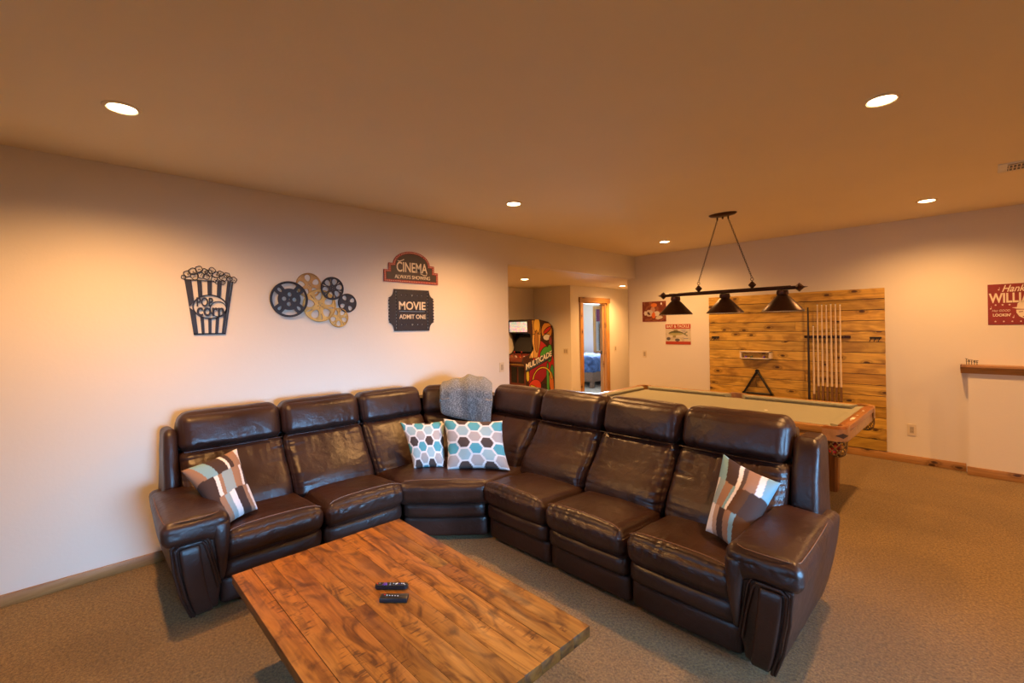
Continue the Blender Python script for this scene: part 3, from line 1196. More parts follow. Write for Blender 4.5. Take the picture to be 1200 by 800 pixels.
def gen_back(Pf0, Pf1, dirn, seed, lean=.29, top=None):
    """back pad + headrest whose lower front edge runs Pf0..Pf1; dirn points to the rear"""
    Pf0, Pf1, dirn = Vector((*Pf0, 0)), Vector((*Pf1, 0)), Vector((*dirn, 0)).normalized()
    c, h = {}, {}
    for i, P in ((0, Pf0), (1, Pf1)):
        TP = Vector((*top[i], 0)) if top else P + dirn * lean
        c[(i, 0, 0)] = P + Vector((0, 0, .38))
        c[(i, 1, 0)] = P + dirn * .22 + Vector((0, 0, .36))
        c[(i, 0, 1)] = TP + Vector((0, 0, .812))
        c[(i, 1, 1)] = TP + dirn * .17 + Vector((0, 0, .80))
        h[(i, 0, 0)] = TP - dirn * .02 + Vector((0, 0, .795))
        h[(i, 1, 0)] = TP + dirn * .19 + Vector((0, 0, .78))
        h[(i, 0, 1)] = TP + dirn * .05 + Vector((0, 0, 1.05))
        h[(i, 1, 1)] = TP + dirn * .235 + Vector((0, 0, 1.035))
    pad('back_cushion', c, 'leather', sofa, r=.055, n=40, bulge=(0, .04, 0), wr=.0035, seed=seed,
        folds=[(1, -1, 0, 2, .98, 11), (1, -1, 2, 0, .98, 9), (1, -1, 2, 0, -.98, 9)], fold_amp=.011)
    pad('headrest', h, 'leather', sofa, r=.065, n=38, bulge=(0, .028, .008), wr=.003, seed=seed + 1,
        folds=[(1, -1, 0, 2, -.95, 12)], fold_amp=.013)


gen_back((LX - .335, 1.785), (LX - .335, 2.34), (-1, 0), 321, top=((LX - .63, 1.785), (LX - .63, 2.395)))
gen_back((-3.20, SY + .335), (-2.70, SY + .335), (0, 1), 331, top=((-3.30, SY + .63), (-2.70, SY + .63)))
gen_back((-3.42, 2.345), (-3.21, 2.57), (-1, 1), 341, top=((-3.715, 2.37), (-3.28, 2.86)))
# rear shell of the wedge
bmx = bmesh.new()
add_prism(bmx, [(-3.80, 1.79), (-3.97, 1.79), (-3.97, 3.0), (-3.85, 3.13), (-2.70, 3.13), (-2.70, 2.98), (-3.60, 2.98), (-3.80, 2.75)],
          lambda u, v, w: Vector((u, v, w)), .03, .93)
link_bm('back_shell', bmx, 'leather_dk', sofa, smooth=False)

# ================================================================== COFFEE TABLE
CX0, CX1, CY0, CY1, CZ = -2.49, -1.07, .535, 1.425, .45
ct = thing('coffee_table', 'low coffee table of rough golden brown mango planks in front of the sofa', 'table', ((CX0 + CX1) / 2, (CY0 + CY1) / 2, 0))
rows = 10
ys = [CY0 + (CY1 - CY0) * i / rows for i in range(rows + 1)]
for i in range(1, rows):
    ys[i] += random.uniform(-.012, .012)
for i in range(rows):
    joints = [CX0, CX1]
    if i in (3, 8):
        joints.insert(1, CX0 + (CX1 - CX0) * random.uniform(.3, .7))
    for a, b in zip(joints, joints[1:]):
        zt = CZ - random.uniform(0, .0012)

        def soft(v, i=i):
            e = noise.noise(Vector((v.x * 6, v.y * 6, v.z * 9 + i)))
            q = v.copy()
            if abs(v.y - CY0) < .012:
                q.y += .003 * e
            if abs(v.y - CY1) < .012:
                q.y += .003 * e
            if abs(v.x - CX0) < .012 or abs(v.x - CX1) < .012:
                q.x += .003 * e
            return q
        box('plank', (a + .0003, ys[i] + .0003, CZ - .045), (b - .0003, ys[i + 1] - .0003, zt), 'mango', ct, .004 if i in (0, rows - 1) else .0012, 2, soft)
bma = bmesh.new()
ap = .22
add_box(bma, (CX0 + ap, CY0 + ap, CZ - .13), (CX1 - ap, CY0 + ap + .025, CZ - .045))
add_box(bma, (CX0 + ap, CY1 - ap - .025, CZ - .13), (CX1 - ap, CY1 - ap, CZ - .045))
add_box(bma, (CX0 + ap, CY0 + ap, CZ - .13), (CX0 + ap + .025, CY1 - ap, CZ - .045))
add_box(bma, (CX1 - ap - .025, CY0 + ap, CZ - .13), (CX1 - ap, CY1 - ap, CZ - .045))
link_bm('apron', bma, 'mango', ct)
for x in (CX0 + .21, CX1 - .30):
    for y in (CY0 + .21, CY1 - .30):
        box('leg', (x, y, 0), (x + .09, y + .09, CZ - .046), 'mango', ct, .005)

# ---- remotes
def remote(name, label, cx, cy, ang, lx, ly, h, rounded, buttons):
    z0 = CZ + .0003
    t = thing(name, label, 'remote', (cx, cy, z0))
    ca, sa = cos(ang), sin(ang)

    def fn(v):
        return Vector((cx + v.x * ca - v.y * sa, cy + v.x * sa + v.y * ca, z0 + v.z))
    bm = bmesh.new()
    if rounded:
        prof = []
        n = 10
        r = ly / 2
        for k in range(n + 1):
            a = -pi / 2 + pi * k / n
            prof.append((lx / 2 - r + r * cos(a), r * sin(a)))
        for k in range(n + 1):
            a = pi / 2 + pi * k / n
            prof.append((-lx / 2 + r + r * cos(a), r * sin(a)))
        add_prism(bm, prof, lambda u, v, w: Vector((u, v, w)), 0, h)
        bmesh.ops.recalc_face_normals(bm, faces=bm.faces[:])
        bmesh.ops.bevel(bm, geom=[e for e in bm.edges if all(abs(v.co.z - h) < 1e-5 or abs(v.co.z) < 1e-5 for v in e.verts) and abs(e.verts[0].co.z - e.verts[1].co.z) < 1e-6],
                        offset=.004, segments=2, affect='EDGES')
    else:
        add_box(bm, (-lx / 2, -ly / 2, 0), (lx / 2, ly / 2, h), .003)
    for v in bm.verts:
        v.co = fn(v.co)
    link_bm('body', bm, 'black_plastic', t)
    for (x, y, r, m) in buttons:
        b = bmesh.new()
        add_lathe(b, [(r, -.001), (r, .0012), (r * .7, .002), (0, .002)], (x, y, h), 12)
        for v in b.verts:
            v.co = fn(v.co)
        link_bm('button', b, m, t)
    return t


ra = .775
remote('remote_control', 'longer black remote control with rounded ends and purple pad on the coffee table', -1.849, 1.015, ra, .150, .036, .016, True,
       [(-.064, .002, .0035, 'red_btn'), (-.055, .006, .002, 'grey_plastic'), (-.030, .004, .009, 'purple'), (-.030, -.008, .003, 'purple'), (-.022, -.004, .003, 'purple'), (-.038, -.004, .003, 'purple'), (-.008, .006, .002, 'grey_plastic'),
        (-.006, -.006, .0025, 'grey_plastic'), (.008, .004, .0025, 'grey_plastic'), (.020, .001, .004, 'white_ink'), (.024, .006, .003, 'white_ink'), (.034, .002, .0025, 'purple'),
        (.044, .004, .0028, 'grey_plastic'), (.053, .003, .0035, 'white_ink'), (.060, -.004, .0025, 'grey_plastic')])
remote('remote_control', 'shorter flat black boxy remote with red button beside the longer remote', -1.757, .975, ra, .118, .040, .018, False,
       [(-.042, .008, .0035, 'red_btn')] + [(-.032 + .012 * k, .004 - .0012 * k, .0022, 'white_ink') for k in range(5)])


# ================================================================== THROW PILLOWS
def pillow(label, cs, colorf, thick=.12, n=72, normal=None):
    """cs: TL, TR, BR, BL world points of the visible face"""
    TL, TR, BR, BL = [Vector(p) for p in cs]
    nv = normal or ((TR - TL).cross(TL - BL)).normalized()
    vs_, fs, cols = [], [], []
    vec = {}
    for side in (1, -1):
        for j in range(n + 1):
            for i in range(n + 1):
                u, v = i / n, j / n
                a, b = 2 * u - 1, 2 * v - 1
                if side == -1 and (i in (0, n) or j in (0, n)):
                    vec[(side, i, j)] = vec[(1, i, j)]
                    continue
                # edges pulled in between the pointed corners
                pu = a * (1 - .09 * (1 - b * b)) * .5 + .5
                pv = b * (1 - .09 * (1 - a * a)) * .5 + .5
                P = (BL * (1 - pu) + BR * pu) * (1 - pv) + (TL * (1 - pu) + TR * pu) * pv
                h = thick / 2 * (max(0, (1 - a ** 2)) * max(0, (1 - b ** 2))) ** .42
                w = noise.noise(P * 9) * .010 * (1 - abs(a) ** 4) * (1 - abs(b) ** 4)
                h += w * 1.2
                vec[(side, i, j)] = len(vs_)
                vs_.append(P + nv * h * side)
                cols.append(colorf(u, v))
    for side in (1, -1):
        for j in range(n):
            for i in range(n):
                q = [vec[(side, i, j)], vec[(side, i + 1, j)], vec[(side, i + 1, j + 1)], vec[(side, i, j + 1)]]
                fs.append(q if side == 1 else q[::-1])
    me = bpy.data.meshes.new('throw_pillow')
    me.from_pydata([tuple(v) for v in vs_], [], fs)
    at = me.color_attributes.new('print', 'FLOAT_COLOR', 'POINT')
    for k, c in enumerate(cols):
        at.data[k].color = (*c, 1)
    o = link_mesh('throw_pillow', me, 'print_cloth')
    tag(o, label, 'pillow')
    # sewn edge seam
    ring = []
    for (i0, j0, i1, j1) in ((0, 0, n, 0), (n, 0, n, n), (n, n, 0, n), (0, n, 0, 0)):
        for k in range(0, n, 4):
            t = k / n
            i, j = round(i0 + (i1 - i0) * t), round(j0 + (j1 - j0) * t)
            ring.append(vs_[vec[(1, i, j)]])
    return o, ring


TEAL, BRN, PALE, LGR, WHT = (0.10, 0.36, 0.42), (0.085, 0.060, 0.052), (0.36, 0.50, 0.52), (0.45, 0.40, 0.37), (0.78, 0.76, 0.74)


def hexes(off, scale=4.1, seed=0):
    def f(u, v):
        x, y = v * scale + off[1], u * scale * 1.03 + off[0]
        best = None
        sy = 0.866
        r0 = round(y / sy)
        for r in (r0 - 1, r0, r0 + 1):
            ox = .5 * (r % 2)
            q = round(x - ox)
            for qq in (q - 1, q, q + 1):
                dx, dy = x - (qq + ox), y - r * sy
                d2 = dx * dx + dy * dy
                if best is None or d2 < best[0]:
                    best = (d2, dx, dy, qq, r)
        _, dx, dy, q, r = best
        hd = max(abs(dx), abs(dx) * .5 + abs(dy) * .866)
        if hd > .425:
            return WHT
        if (r + seed) % 2:
            return (BRN, PALE)[q % 2]
        return (TEAL, LGR)[(q + (r // 2) * 0) % 2]
    return f


WHI, TAN, BLU, DBR, BEI, GRN = (0.72, 0.68, 0.66), (0.30, 0.17, 0.105), (0.20, 0.36, 0.43), (0.058, 0.035, 0.03), (0.42, 0.29, 0.21), (0.26, 0.34, 0.36)


def patch(rows_):
    def f(u, v):
        uu = u + .05 * sin(v * 7) + .03 * (v - .5)
        r = min(2, max(0, int((v + .03 * sin(u * 4)) * 3)))
        for e, c in rows_[r]:
            if uu < e:
                return c
        return rows_[r][-1][1]
    return f


P_LEFT = patch([[(.22, DBR), (.34, TAN), (.46, GRN), (.60, WHI), (.82, DBR), (.93, TAN), (2, WHI)],
                [(.26, DBR), (.34, WHI), (.42, TAN), (.66, GRN), (.84, TAN), (.90, WHI), (2, DBR)],
                [(.14, TAN), (.36, BLU), (.60, DBR), (.66, WHI), (.76, DBR), (.93, TAN), (2, WHI)]])
P_RIGHT = patch([[(.20, WHI), (.32, BEI), (.48, DBR), (.62, TAN), (.72, BLU), (2, (0.10, 0.045, 0.02))],
                 [(.05, WHI), (.20, GRN), (.38, TAN), (.44, BLU), (.50, WHI), (.72, (0.10, 0.045, 0.02)), (2, DBR)],
                 [(.18, BLU), (.42, DBR), (.50, WHI), (.58, BRN), (.78, TAN), (.88, WHI), (2, BLU)]])

pillow('white throw pillow with teal and brown hexagons, left of the pair, partly hidden',
       [(-3.475, 2.01, .802), (-3.255, 2.315, .802), (-3.07, 2.19, .455), (-3.25, 2.00, .455)], hexes((.1, .35), 4.0, 0), .15)
pillow('white throw pillow with teal and brown hexagons, right and front one of the pair',
       [(-3.20, 2.26, .835), (-2.83, 2.60, .815), (-2.64, 2.50, .46), (-3.02, 2.16, .46)], hexes((-.45, .45), 4.1, 0), .16)
pillow('striped patchwork pillow in brown, tan and blue leaning on the left arm of the sofa',
       [(-3.42, .475, .755), (-3.48, .79, .82), (-3.17, .83, .49), (-3.06, .62, .47)], P_LEFT, .17)
pillow('striped patchwork pillow in brown, tan and blue leaning by the right arm of the sofa',
       [(-1.09, 2.77, .83), (-.765, 2.70, .75), (-.84, 2.33, .455), (-1.06, 2.44, .49)], P_RIGHT, .17)


# folded grey blanket over the corner headrest
bc = Vector((-3.43, 2.70, 0))
bt = Vector((.66, .75, 0)).normalized()      # along the headrest
bo = Vector((-bt.y, bt.x, 0))                # to the rear


def blanket_fn(w, p):
    a, q, c = w.x, w.y, w.z         # across, along the path, thickness
    fr_ = .18 + .13 * (a + .25) / .5       # the front drop is longer on the right
    if q < 0:
        t = -q / .30
        P = Vector((0, -.050 - .02 * t, .985 - fr_ * t))
        nn = Vector((0, -1, .08))
    elif q < .25:
        ang = pi * q / .25
        P = Vector((0, .110 - .160 * cos(ang), .985 + .075 * sin(ang)))
        nn = Vector((0, -cos(ang), sin(ang) + .15))
    else:
        P = Vector((0, .27, .985 - (q - .25)))
        nn = Vector((0, 1, 0))
    nn.normalize()
    P = P + nn * (c + .012 * sin(a * 20 + q * 6) + .008 * sin(a * 43 + 1) + .006)
    taper = 1 - .10 * max(0, -q / .3) ** 2
    return bc + bt * (a * taper) + bo * P.y + Vector((0, 0, P.z - .05 * abs(a / .25) ** 3 * (q > -.05)))


bl = pad('blanket', corners(-.25, .24, -.30, .42, 0, .06), 'tweed', None, r=.028, n=44, bend=blanket_fn, wr=.010, seed=5)
tag(bl, 'grey tweed knit blanket folded over the corner headrest of the sofa', 'blanket')

# ================================================================== WALL ART, LEFT WALL
# popcorn bucket, cut from sheet metal
po = thing('popcorn_bucket_art', 'black cut metal popcorn bucket wall art, leftmost piece on the left wall', 'wall art', (XL + .004, .757, 1.58))
W = on_left(.004)
DP = .006


def xb(u, v):      # bucket coordinates: u 0..1 across, v 0..1 up
    x0 = .652 + (.600 - .652) * v
    x1 = .853 + (.910 - .853) * v
    return x0 + (x1 - x0) * u, 1.58 + .405 * v


def quad(name, pts, mat='dark_plate', parent=po):
    bm = bmesh.new()
    add_prism(bm, pts, W, 0, DP)
    return link_bm(name, bm, mat, parent, smooth=False)


ocx, ocy, orx, ory = .757, 1.787, .108, .088


def clip_oval(u, lo, hi, above):
    x = xb(u, .5)[0]
    t = 1 - ((x - ocx) / orx) ** 2
    if t <= 0:
        return .5
    y = ocy + (ory if above else -ory) * sqrt(t)
    return (y - 1.58) / .405


st = [(0, .135), (.245, .335), (.455, .545), (.665, .755), (.875, .955)]
for a, b in st:
    va, vb = clip_oval(a, 0, 1, True), clip_oval(b, 0, 1, True)
    quad('stripe', [xb(a, va), xb(b, vb), xb(b, 1), xb(a, 1)])
    va, vb = clip_oval(a, 0, 1, False), clip_oval(b, 0, 1, False)
    quad('stripe', [xb(a, 0), xb(b, 0), xb(b, vb), xb(a, va)])
quad('rim', [xb(.97, 0), xb(1.0, 0), xb(1.0, 1), xb(.975, 1)])
quad('rim', [xb(0, 0), xb(1, 0), xb(1, .025), xb(0, .025)])
quad('rim', [xb(-.01, .985), xb(.6, .985), xb(.6, 1.0), xb(-.01, 1.0)])
# oval badge: two overlapping rings as on the sign
cutout('badge_ring', [circle(ocx, ocy, orx + .004, 48, ory + .004), circle(ocx, ocy, orx - .005, 48, ory - .005)], DP, W, 'dark_plate', po)
cutout('badge_ring', [circle(ocx + .052, ocy - .016, .056, 40, .060), circle(ocx + .052, ocy - .016, .050, 40, .054)], DP, W, 'dark_plate', po)
text('lettering', 'POP', .672, .775, 1.788, 1.856, W, 'dark_plate', po, .009, .02)
text('lettering', 'corn', .672, .846, 1.716, 1.782, W, 'dark_plate', po, .009, .02)
random.seed(3)
kern = [(.595, 2.0, .014), (.618, 2.025, .022), (.65, 2.045, .024), (.662, 2.01, .024), (.69, 2.065, .022), (.70, 2.02, .022), (.725, 2.05, .02), (.735, 2.012, .02),
        (.752, 2.04, .022), (.772, 2.06, .022), (.785, 1.995, .02), (.797, 2.03, .022), (.81, 1.975, .018), (.825, 2.04, .02), (.845, 2.01, .024), (.84, 1.975, .016), (.868, 2.03, .020), (.885, 2.005, .018), (.912, 1.998, .022)]
for kx, kz, kr in kern:
    pts = []
    lob = random.choice((4, 5, 3))
    ph = random.uniform(0, 6)
    for k in range(28):
        a = 2 * pi * k / 28
        r = kr * (.86 + .22 * abs(sin(lob * a / 2 + ph)))
        pts.append(W(kx + r * cos(a), kz + r * sin(a), .004))
    tube('kernel', pts, .0028, 'dark_plate', po, 6, closed=True)
    tube('kernel_crease', [W(kx - kr * .5 * cos(ph), kz - kr * .4, .004), W(kx, kz, .004), W(kx + kr * .4, kz + kr * .3 * sin(ph), .004)], .0024, 'dark_plate', po, 5)

# film reels
fr = thing('film_reel_art', 'black and gold metal film reel cluster wall art on the left wall', 'wall art', (XL + .004, 1.55, 1.6))


def blob(cx, cy, a, r0, r1, w0, w1, n=20):
    """egg shaped slot pointing outward at angle a"""
    out = []
    rc, hl = (r0 + r1) / 2, (r1 - r0) / 2
    for k in range(n):
        t = 2 * pi * k / n
        rad = rc + hl * cos(t)
        wd = (w0 + (w1 - w0) * (cos(t) + 1) / 2) * sin(t)
        out.append((cx + rad * cos(a) - wd * sin(a), cy + rad * sin(a) + wd * cos(a)))
    return out


def kidney(cx, cy, a, r0, r1, half, n=10):
    out = [(cx + r1 * cos(a + half * (2 * k / n - 1)), cy + r1 * sin(a + half * (2 * k / n - 1))) for k in range(n + 1)]
    out += [(cx + r0 * cos(a - half * .8 * (2 * k / n - 1)), cy + r0 * sin(a - half * .8 * (2 * k / n - 1))) for k in range(n + 1)]
    return out


def reel(cy, cz, r, mat, layer, kind, ph=0.0):
    loops = [circle(cy, cz, r, 48)]
    if kind == 'kidney':
        for k in range(4):
            loops.append(kidney(cy, cz, pi / 2 * k, r * .60, r * .88, .50))
            loops.append(blob(cy, cz, pi / 4 + pi / 2 * k, r * .56, r * .84, r * .06, r * .11))
            loops.append(circle(cy + r * .27 * cos(pi / 4 + pi / 2 * k + .7), cz + r * .27 * sin(pi / 4 + pi / 2 * k + .7), r * .12, 14))
        loops.append(circle(cy, cz, r * .045, 10))
    else:
        m = int(kind[0])
        for k in range(m):
            a = 2 * pi * k / m + ph
            loops.append(blob(cy, cz, a, r * .32, r * .86, r * .17, r * .27))
            if 's' in kind:
                loops.append(blob(cy, cz, a + pi / m, r * .50, r * .88, r * .02, r * .055, 14))
            loops.append(circle(cy + r * .16 * cos(a + .3), cz + r * .16 * sin(a + .3), r * .03, 8))
        loops.append(circle(cy, cz, r * .045, 10))
    w = on_left(.005 + layer * .007)
    o = cutout('reel', loops, .006, w, mat, fr)
    # raised rim
    pts = [w(cy + (r - .005) * cos(2 * pi * k / 48), cz + (r - .005) * sin(2 * pi * k / 48), .006) for k in range(48)]
    tube('reel_rim', pts, .004, mat, o, 6, closed=True)
    return o


reel(1.480, 1.984, .108, 'gold_dark', 0, '5', .5)
reel(1.567, 1.813, .142, 'gold', 1, '5s', .45)
reel(1.314, 1.860, .150, 'dark_plate', 2, 'kidney')
reel(1.677, 1.967, .102, 'dark_plate', 2, '6s', .2)
reel(1.736, 1.709, .088, 'gold', 0, '5s', .9)
reel(1.818, 1.841, .086, 'dark_plate', 0, '4', .5)

# marquee cinema sign
cs_ = thing('cinema_sign', 'red bordered marquee shaped sign reading CINEMA ALWAYS SHOWING', 'sign', (XL + .004, 2.497, 2.05))
base = [(2.185, 2.062), (2.812, 2.056), (2.812, 2.178), (2.765, 2.180), (2.765, 2.245), (2.712, 2.247)]
arc = [(2.500 + .212 * cos(a), 2.240 + .137 * sin(a)) for a in [pi * k / 24 for k in range(1, 24)]]
base += arc + [(2.288, 2.247), (2.237, 2.247), (2.237, 2.180), (2.185, 2.180)]
cutout('red_border', [base], .008, W, 'red_sign', cs_)
ins = [(2.212, 2.086), (2.786, 2.082), (2.786, 2.155), (2.738, 2.158), (2.738, 2.222), (2.690, 2.226)]
ins += [(2.500 + .188 * cos(a), 2.238 + .115 * sin(a)) for a in [pi * k / 24 for k in range(1, 24)]]
ins += [(2.310, 2.226), (2.262, 2.222), (2.262, 2.158), (2.212, 2.158)]
W2 = on_left(.012)
cutout('dark_face', [ins], .002, W2, 'brown_sign', cs_)


def along(poly, step):
    pts = []
    n = len(poly)
    for i in range(n):
        a, b = Vector(poly[i]), Vector(poly[(i + 1) % n])
        L_ = (b - a).length
        m = max(1, round(L_ / step))
        for k in range(m):
            pts.append(a.lerp(b, k / m))
    return pts


bmd = bmesh.new()
mid = [((a[0] + b[0]) / 2, (a[1] + b[1]) / 2) for a, b in zip(base, ins)]
for p in along(mid, .0155):
    add_lathe(bmd, [(.0042, .0), (.003, .003), (0, .0035)], W2(p.x, p.y, 0), 8, 'X')
d = link_bm('bulb_dots', bmd, 'cream_ink', cs_)
d['kind'] = 'stuff'
W3 = on_left(.014)
text('lettering', 'CINEMA', 2.322, 2.678, 2.165, 2.265, W3, 'cream_ink', cs_, .002, .012)
text('lettering', 'ALWAYS SHOWING', 2.300, 2.710, 2.098, 2.135, W3, 'cream_ink', cs_, .002, .01)
tube('scroll', [W3(2.335, 2.275, .001), W3(2.35, 2.268, .001), W3(2.375, 2.276, .001), W3(2.405, 2.290, .001)], .004, 'cream_ink', cs_, 6)
tube('scroll', [W3(2.595, 2.160, .001), W3(2.625, 2.148, .001), W3(2.66, 2.143, .001), W3(2.672, 2.158, .001)], .004, 'cream_ink', cs_, 6)

# movie ticket sign
mv = thing('ticket_sign', 'dark metal ticket shaped sign reading MOVIE ADMIT ONE', 'sign', (XL + .004, 2.495, 1.57))
tk = []
y0, y1, z0, z1 = 2.232, 2.756, 1.577, 1.992
ex, ez = .058, .083
tk.append((y0 + ex, z0))
tk.append((y1 - ex, z0))
for k in range(1, 8):
    a = pi - (pi / 2) * k / 8
    tk.append((y1 + ex * cos(a), z0 + ez * sin(a)))
m = 8
hh = (z1 - z0 - 2 * ez) / m
for k in range(m):
    zz = z0 + ez + hh * k
    tk += [(y1, zz + .006), (y1 - .012, zz + hh * .5), (y1, zz + hh - .006)]
for k in range(1, 8):
    a = -pi / 2 - (pi / 2) * k / 8
    tk.append((y1 + ex * cos(a), z1 + ez * sin(a)))
tk.append((y1 - ex, z1))
tk.append((y0 + ex, z1))
for k in range(1, 8):
    a = -(pi / 2) * k / 8
    tk.append((y0 + ex * cos(a), z1 + ez * sin(a)))
for k in range(m):
    zz = z1 - ez - hh * k
    tk += [(y0, zz - .006), (y0 + .012, zz - hh * .5), (y0, zz - hh + .006)]
for k in range(1, 8):
    a = pi / 2 - (pi / 2) * k / 8
    tk.append((y0 + ex * cos(a), z0 + ez * sin(a)))
slots = []
for yy in (2.315, 2.680):
    for k in range(12):
        za = z0 + .022 + k * .0325
        slots.append([(yy - .0045, za), (yy + .0045, za), (yy + .0045, za + .018), (yy - .0045, za + .018)])
for zz in (1.935, 1.640):
    for yy in (2.375, 2.428, 2.558, 2.610):
        slots.append(circle(yy, zz, .008, 4))
    slots.append([(2.497 + (.016 if k % 2 == 0 else .007) * sin(2 * pi * k / 10), zz + (.016 if k % 2 == 0 else .007) * cos(2 * pi * k / 10)) for k in range(10)])
slots.append([(2.348, 1.769), (2.648, 1.769), (2.648, 1.776), (2.348, 1.776)])
cutout('plate', [tk] + slots, .006, W, 'dark_plate', mv)
W4 = on_left(.0102)
text('lettering', 'MOVIE', 2.343, 2.652, 1.788, 1.872, W4, 'cream_ink', mv, .0012, .02)
text('lettering', 'ADMIT ONE', 2.345, 2.653, 1.697, 1.742, W4, 'cream_ink', mv, .0012, .02)


# ================================================================== SWITCHES AND OUTLETS
def plate(name, label, fn, u, v, w=.07, h=.115, kind='switch'):
    t = thing(name, label, 'outlet' if kind == 'outlet' else 'light switch', fn(u, v, 0))
    bm = bmesh.new()
    add_prism(bm, [(u - w / 2, v - h / 2), (u + w / 2, v - h / 2), (u + w / 2, v + h / 2), (u - w / 2, v + h / 2)], fn, 0, .006)
    link_bm('cover_plate', bm, 'ivory', t, smooth=False)
    if kind == 'outlet':
        bm = bmesh.new()
        add_prism(bm, [(u - .017, v - .035), (u + .017, v - .035), (u + .017, v + .035), (u - .017, v + .035)], fn, .006, .008)
        link_bm('receptacle', bm, 'ivory_dk', t, smooth=False)
        for dv in (-.017, .017):
            for du in (-.006, .006):
                bm = bmesh.new()
                add_prism(bm, [(u + du - .0012, v + dv - .004), (u + du + .0012, v + dv - .004), (u + du + .0012, v + dv + .004), (u + du - .0012, v + dv + .004)], fn, .008, .0085)
                link_bm('slot', bm, 'black_plastic', t, smooth=False)
    else:
        n = 2 if w > .1 else 1
        for k in range(n):
            uu = u + (k - (n - 1) / 2) * .046
            bm = bmesh.new()
            add_prism(bm, [(uu - .016, v - .033), (uu + .016, v - .033), (uu + .016, v + .033), (uu - .016, v + .033)], fn, .006, .010)
            link_bm('rocker', bm, 'ivory_dk', t, smooth=False)
    return t


plate('light_switch', 'ivory light switch on the left wall beside the alcove opening', on_left(0), 3.72, 1.118)
plate('light_switch', 'ivory light switch on the back wall below the two tin signs', on_back(0), -3.895, 1.122)
plate('light_switch', 'double ivory light switch on the alcove wall right of the arcade cabinet', on_back(0, DY), -5.58, 1.12, .115)
plate('light_switch', 'ivory light switch on the corridor wall right of the bedroom door', lambda u, v, w: Vector((DX + w, u, v)), 8.28, 1.11)
plate('wall_outlet', 'ivory power outlet low on the back wall right of the plank panel', on_back(0), -.595, .375, .078, .125, 'outlet')

# ================================================================== BACK WALL
pn = thing('wood_plank_panel', 'large knotty golden pine plank panel on the back wall behind the pool table', 'wall panel', (-1.82, YB, .1))
PX0, PX1, PZ0, PZ1 = -2.835, -.812, .092, 1.985
box('backing', (PX0 + .004, YB - .008, PZ0 + .002), (PX1 - .004, YB - .0005, PZ1 - .004), 'cue_black', pn)
ph_ = (PZ1 - PZ0) / 15
random.seed(11)
for r in range(15):
    zb = PZ0 + r * ph_
    js = [PX0, PX1]
    if r in (2, 5, 6, 9, 11, 13):
        js.insert(1, random.choice((-1.62, -1.72, -1.15, -2.2)))
    for a, b in zip(js, js[1:]):
        t_ = .019 + random.uniform(-.0015, .0015)
        box('plank', (a + .001, YB - t_, zb + .003), (b - .001, YB - .0085, zb + ph_ - .003), 'pine', pn, .003, 1)

# tin signs
s1 = thing('tin_sign', 'brown tin sign with a painted card scene, left one partly behind the lamp shade', 'sign', (-3.71, YB, 1.81))
box('sheet', (-3.925, YB - .006, 1.648), (-3.510, YB - .001, 1.972), 'maroon', s1, .002, 1)
Bk = on_back(.0061)


def grid_print(name, u0, u1, v0, v1, nu, nv, colorf, fn, mat, parent, inside=None):
    vs_, fs, cols = [], [], []
    for j in range(nv + 1):
        for i in range(nu + 1):
            u, v = i / nu, j / nv
            vs_.append(tuple(fn(u0 + (u1 - u0) * u, v0 + (v1 - v0) * v, 0)))
            cols.append(colorf(u, v))
    for j in range(nv):
        for i in range(nu):
            if inside and not inside((i + .5) / nu, (j + .5) / nv):
                continue
            a = j * (nu + 1) + i
            fs.append((a, a + 1, a + nu + 2, a + nu + 1))
    me = bpy.data.meshes.new(name)
    me.from_pydata(vs_, [], fs)
    at = me.color_attributes.new('print', 'FLOAT_COLOR', 'POINT')
    for k, c in enumerate(cols):
        at.data[k].color = (*c, 1)
    return link_mesh(name, me, mat, parent, smooth=False)


def ell(u, v, cx, cy, rx, ry, rot=0):
    dx, dy = u - cx, v - cy
    c_, s_ = cos(rot), sin(rot)
    return ((dx * c_ + dy * s_) / rx) ** 2 + ((-dx * s_ + dy * c_) / ry) ** 2 < 1


def painted1(u, v):
    c = (0.20, 0.05, 0.03)
    n_ = noise.noise(Vector((u * 7, v * 7, 2)))
    if n_ > .15:
        c = (0.30, 0.10, 0.05)
    if ell(u, v, .5, .83, .14, .1):
        c = (0.75, 0.22, 0.05)
    if ell(u, v, .45, .6, .10, .14):
        c = (0.55, 0.28, 0.18)
    if ell(u, v, .3, .42, .16, .18):
        c = (0.62, 0.50, 0.40)
    if ell(u, v, .27, .40, .05, .09, .5):
        c = (0.10, 0.03, 0.03)
    if ell(u, v, .62, .38, .14, .13):
        c = (0.68, 0.60, 0.50)
    if ell(u, v, .48, .3, .08, .16):
        c = (0.72, 0.16, 0.04)
    if ell(u, v, .72, .18, .16, .08, .2):
        c = (0.65, 0.55, 0.42)
    if ell(u, v, .12, .42, .06, .12):
        c = (0.75, 0.65, 0.55)
    if ell(u, v, .82, .89, .03, .07):
        c = (0.85, 0.8, 0.75)
    return c


grid_print('painting', -3.918, -3.517, 1.655, 1.966, 64, 50, painted1, Bk, 'print_flat', s1)

s2 = thing('bait_sign', 'cream and red tin sign with a fish reading BAIT AND TACKLE', 'sign', (-3.32, YB, 1.45))
box('sheet', (-3.527, YB - .006, 1.283), (-3.113, YB - .001, 1.605), 'cream_ink', s2, .002, 1)


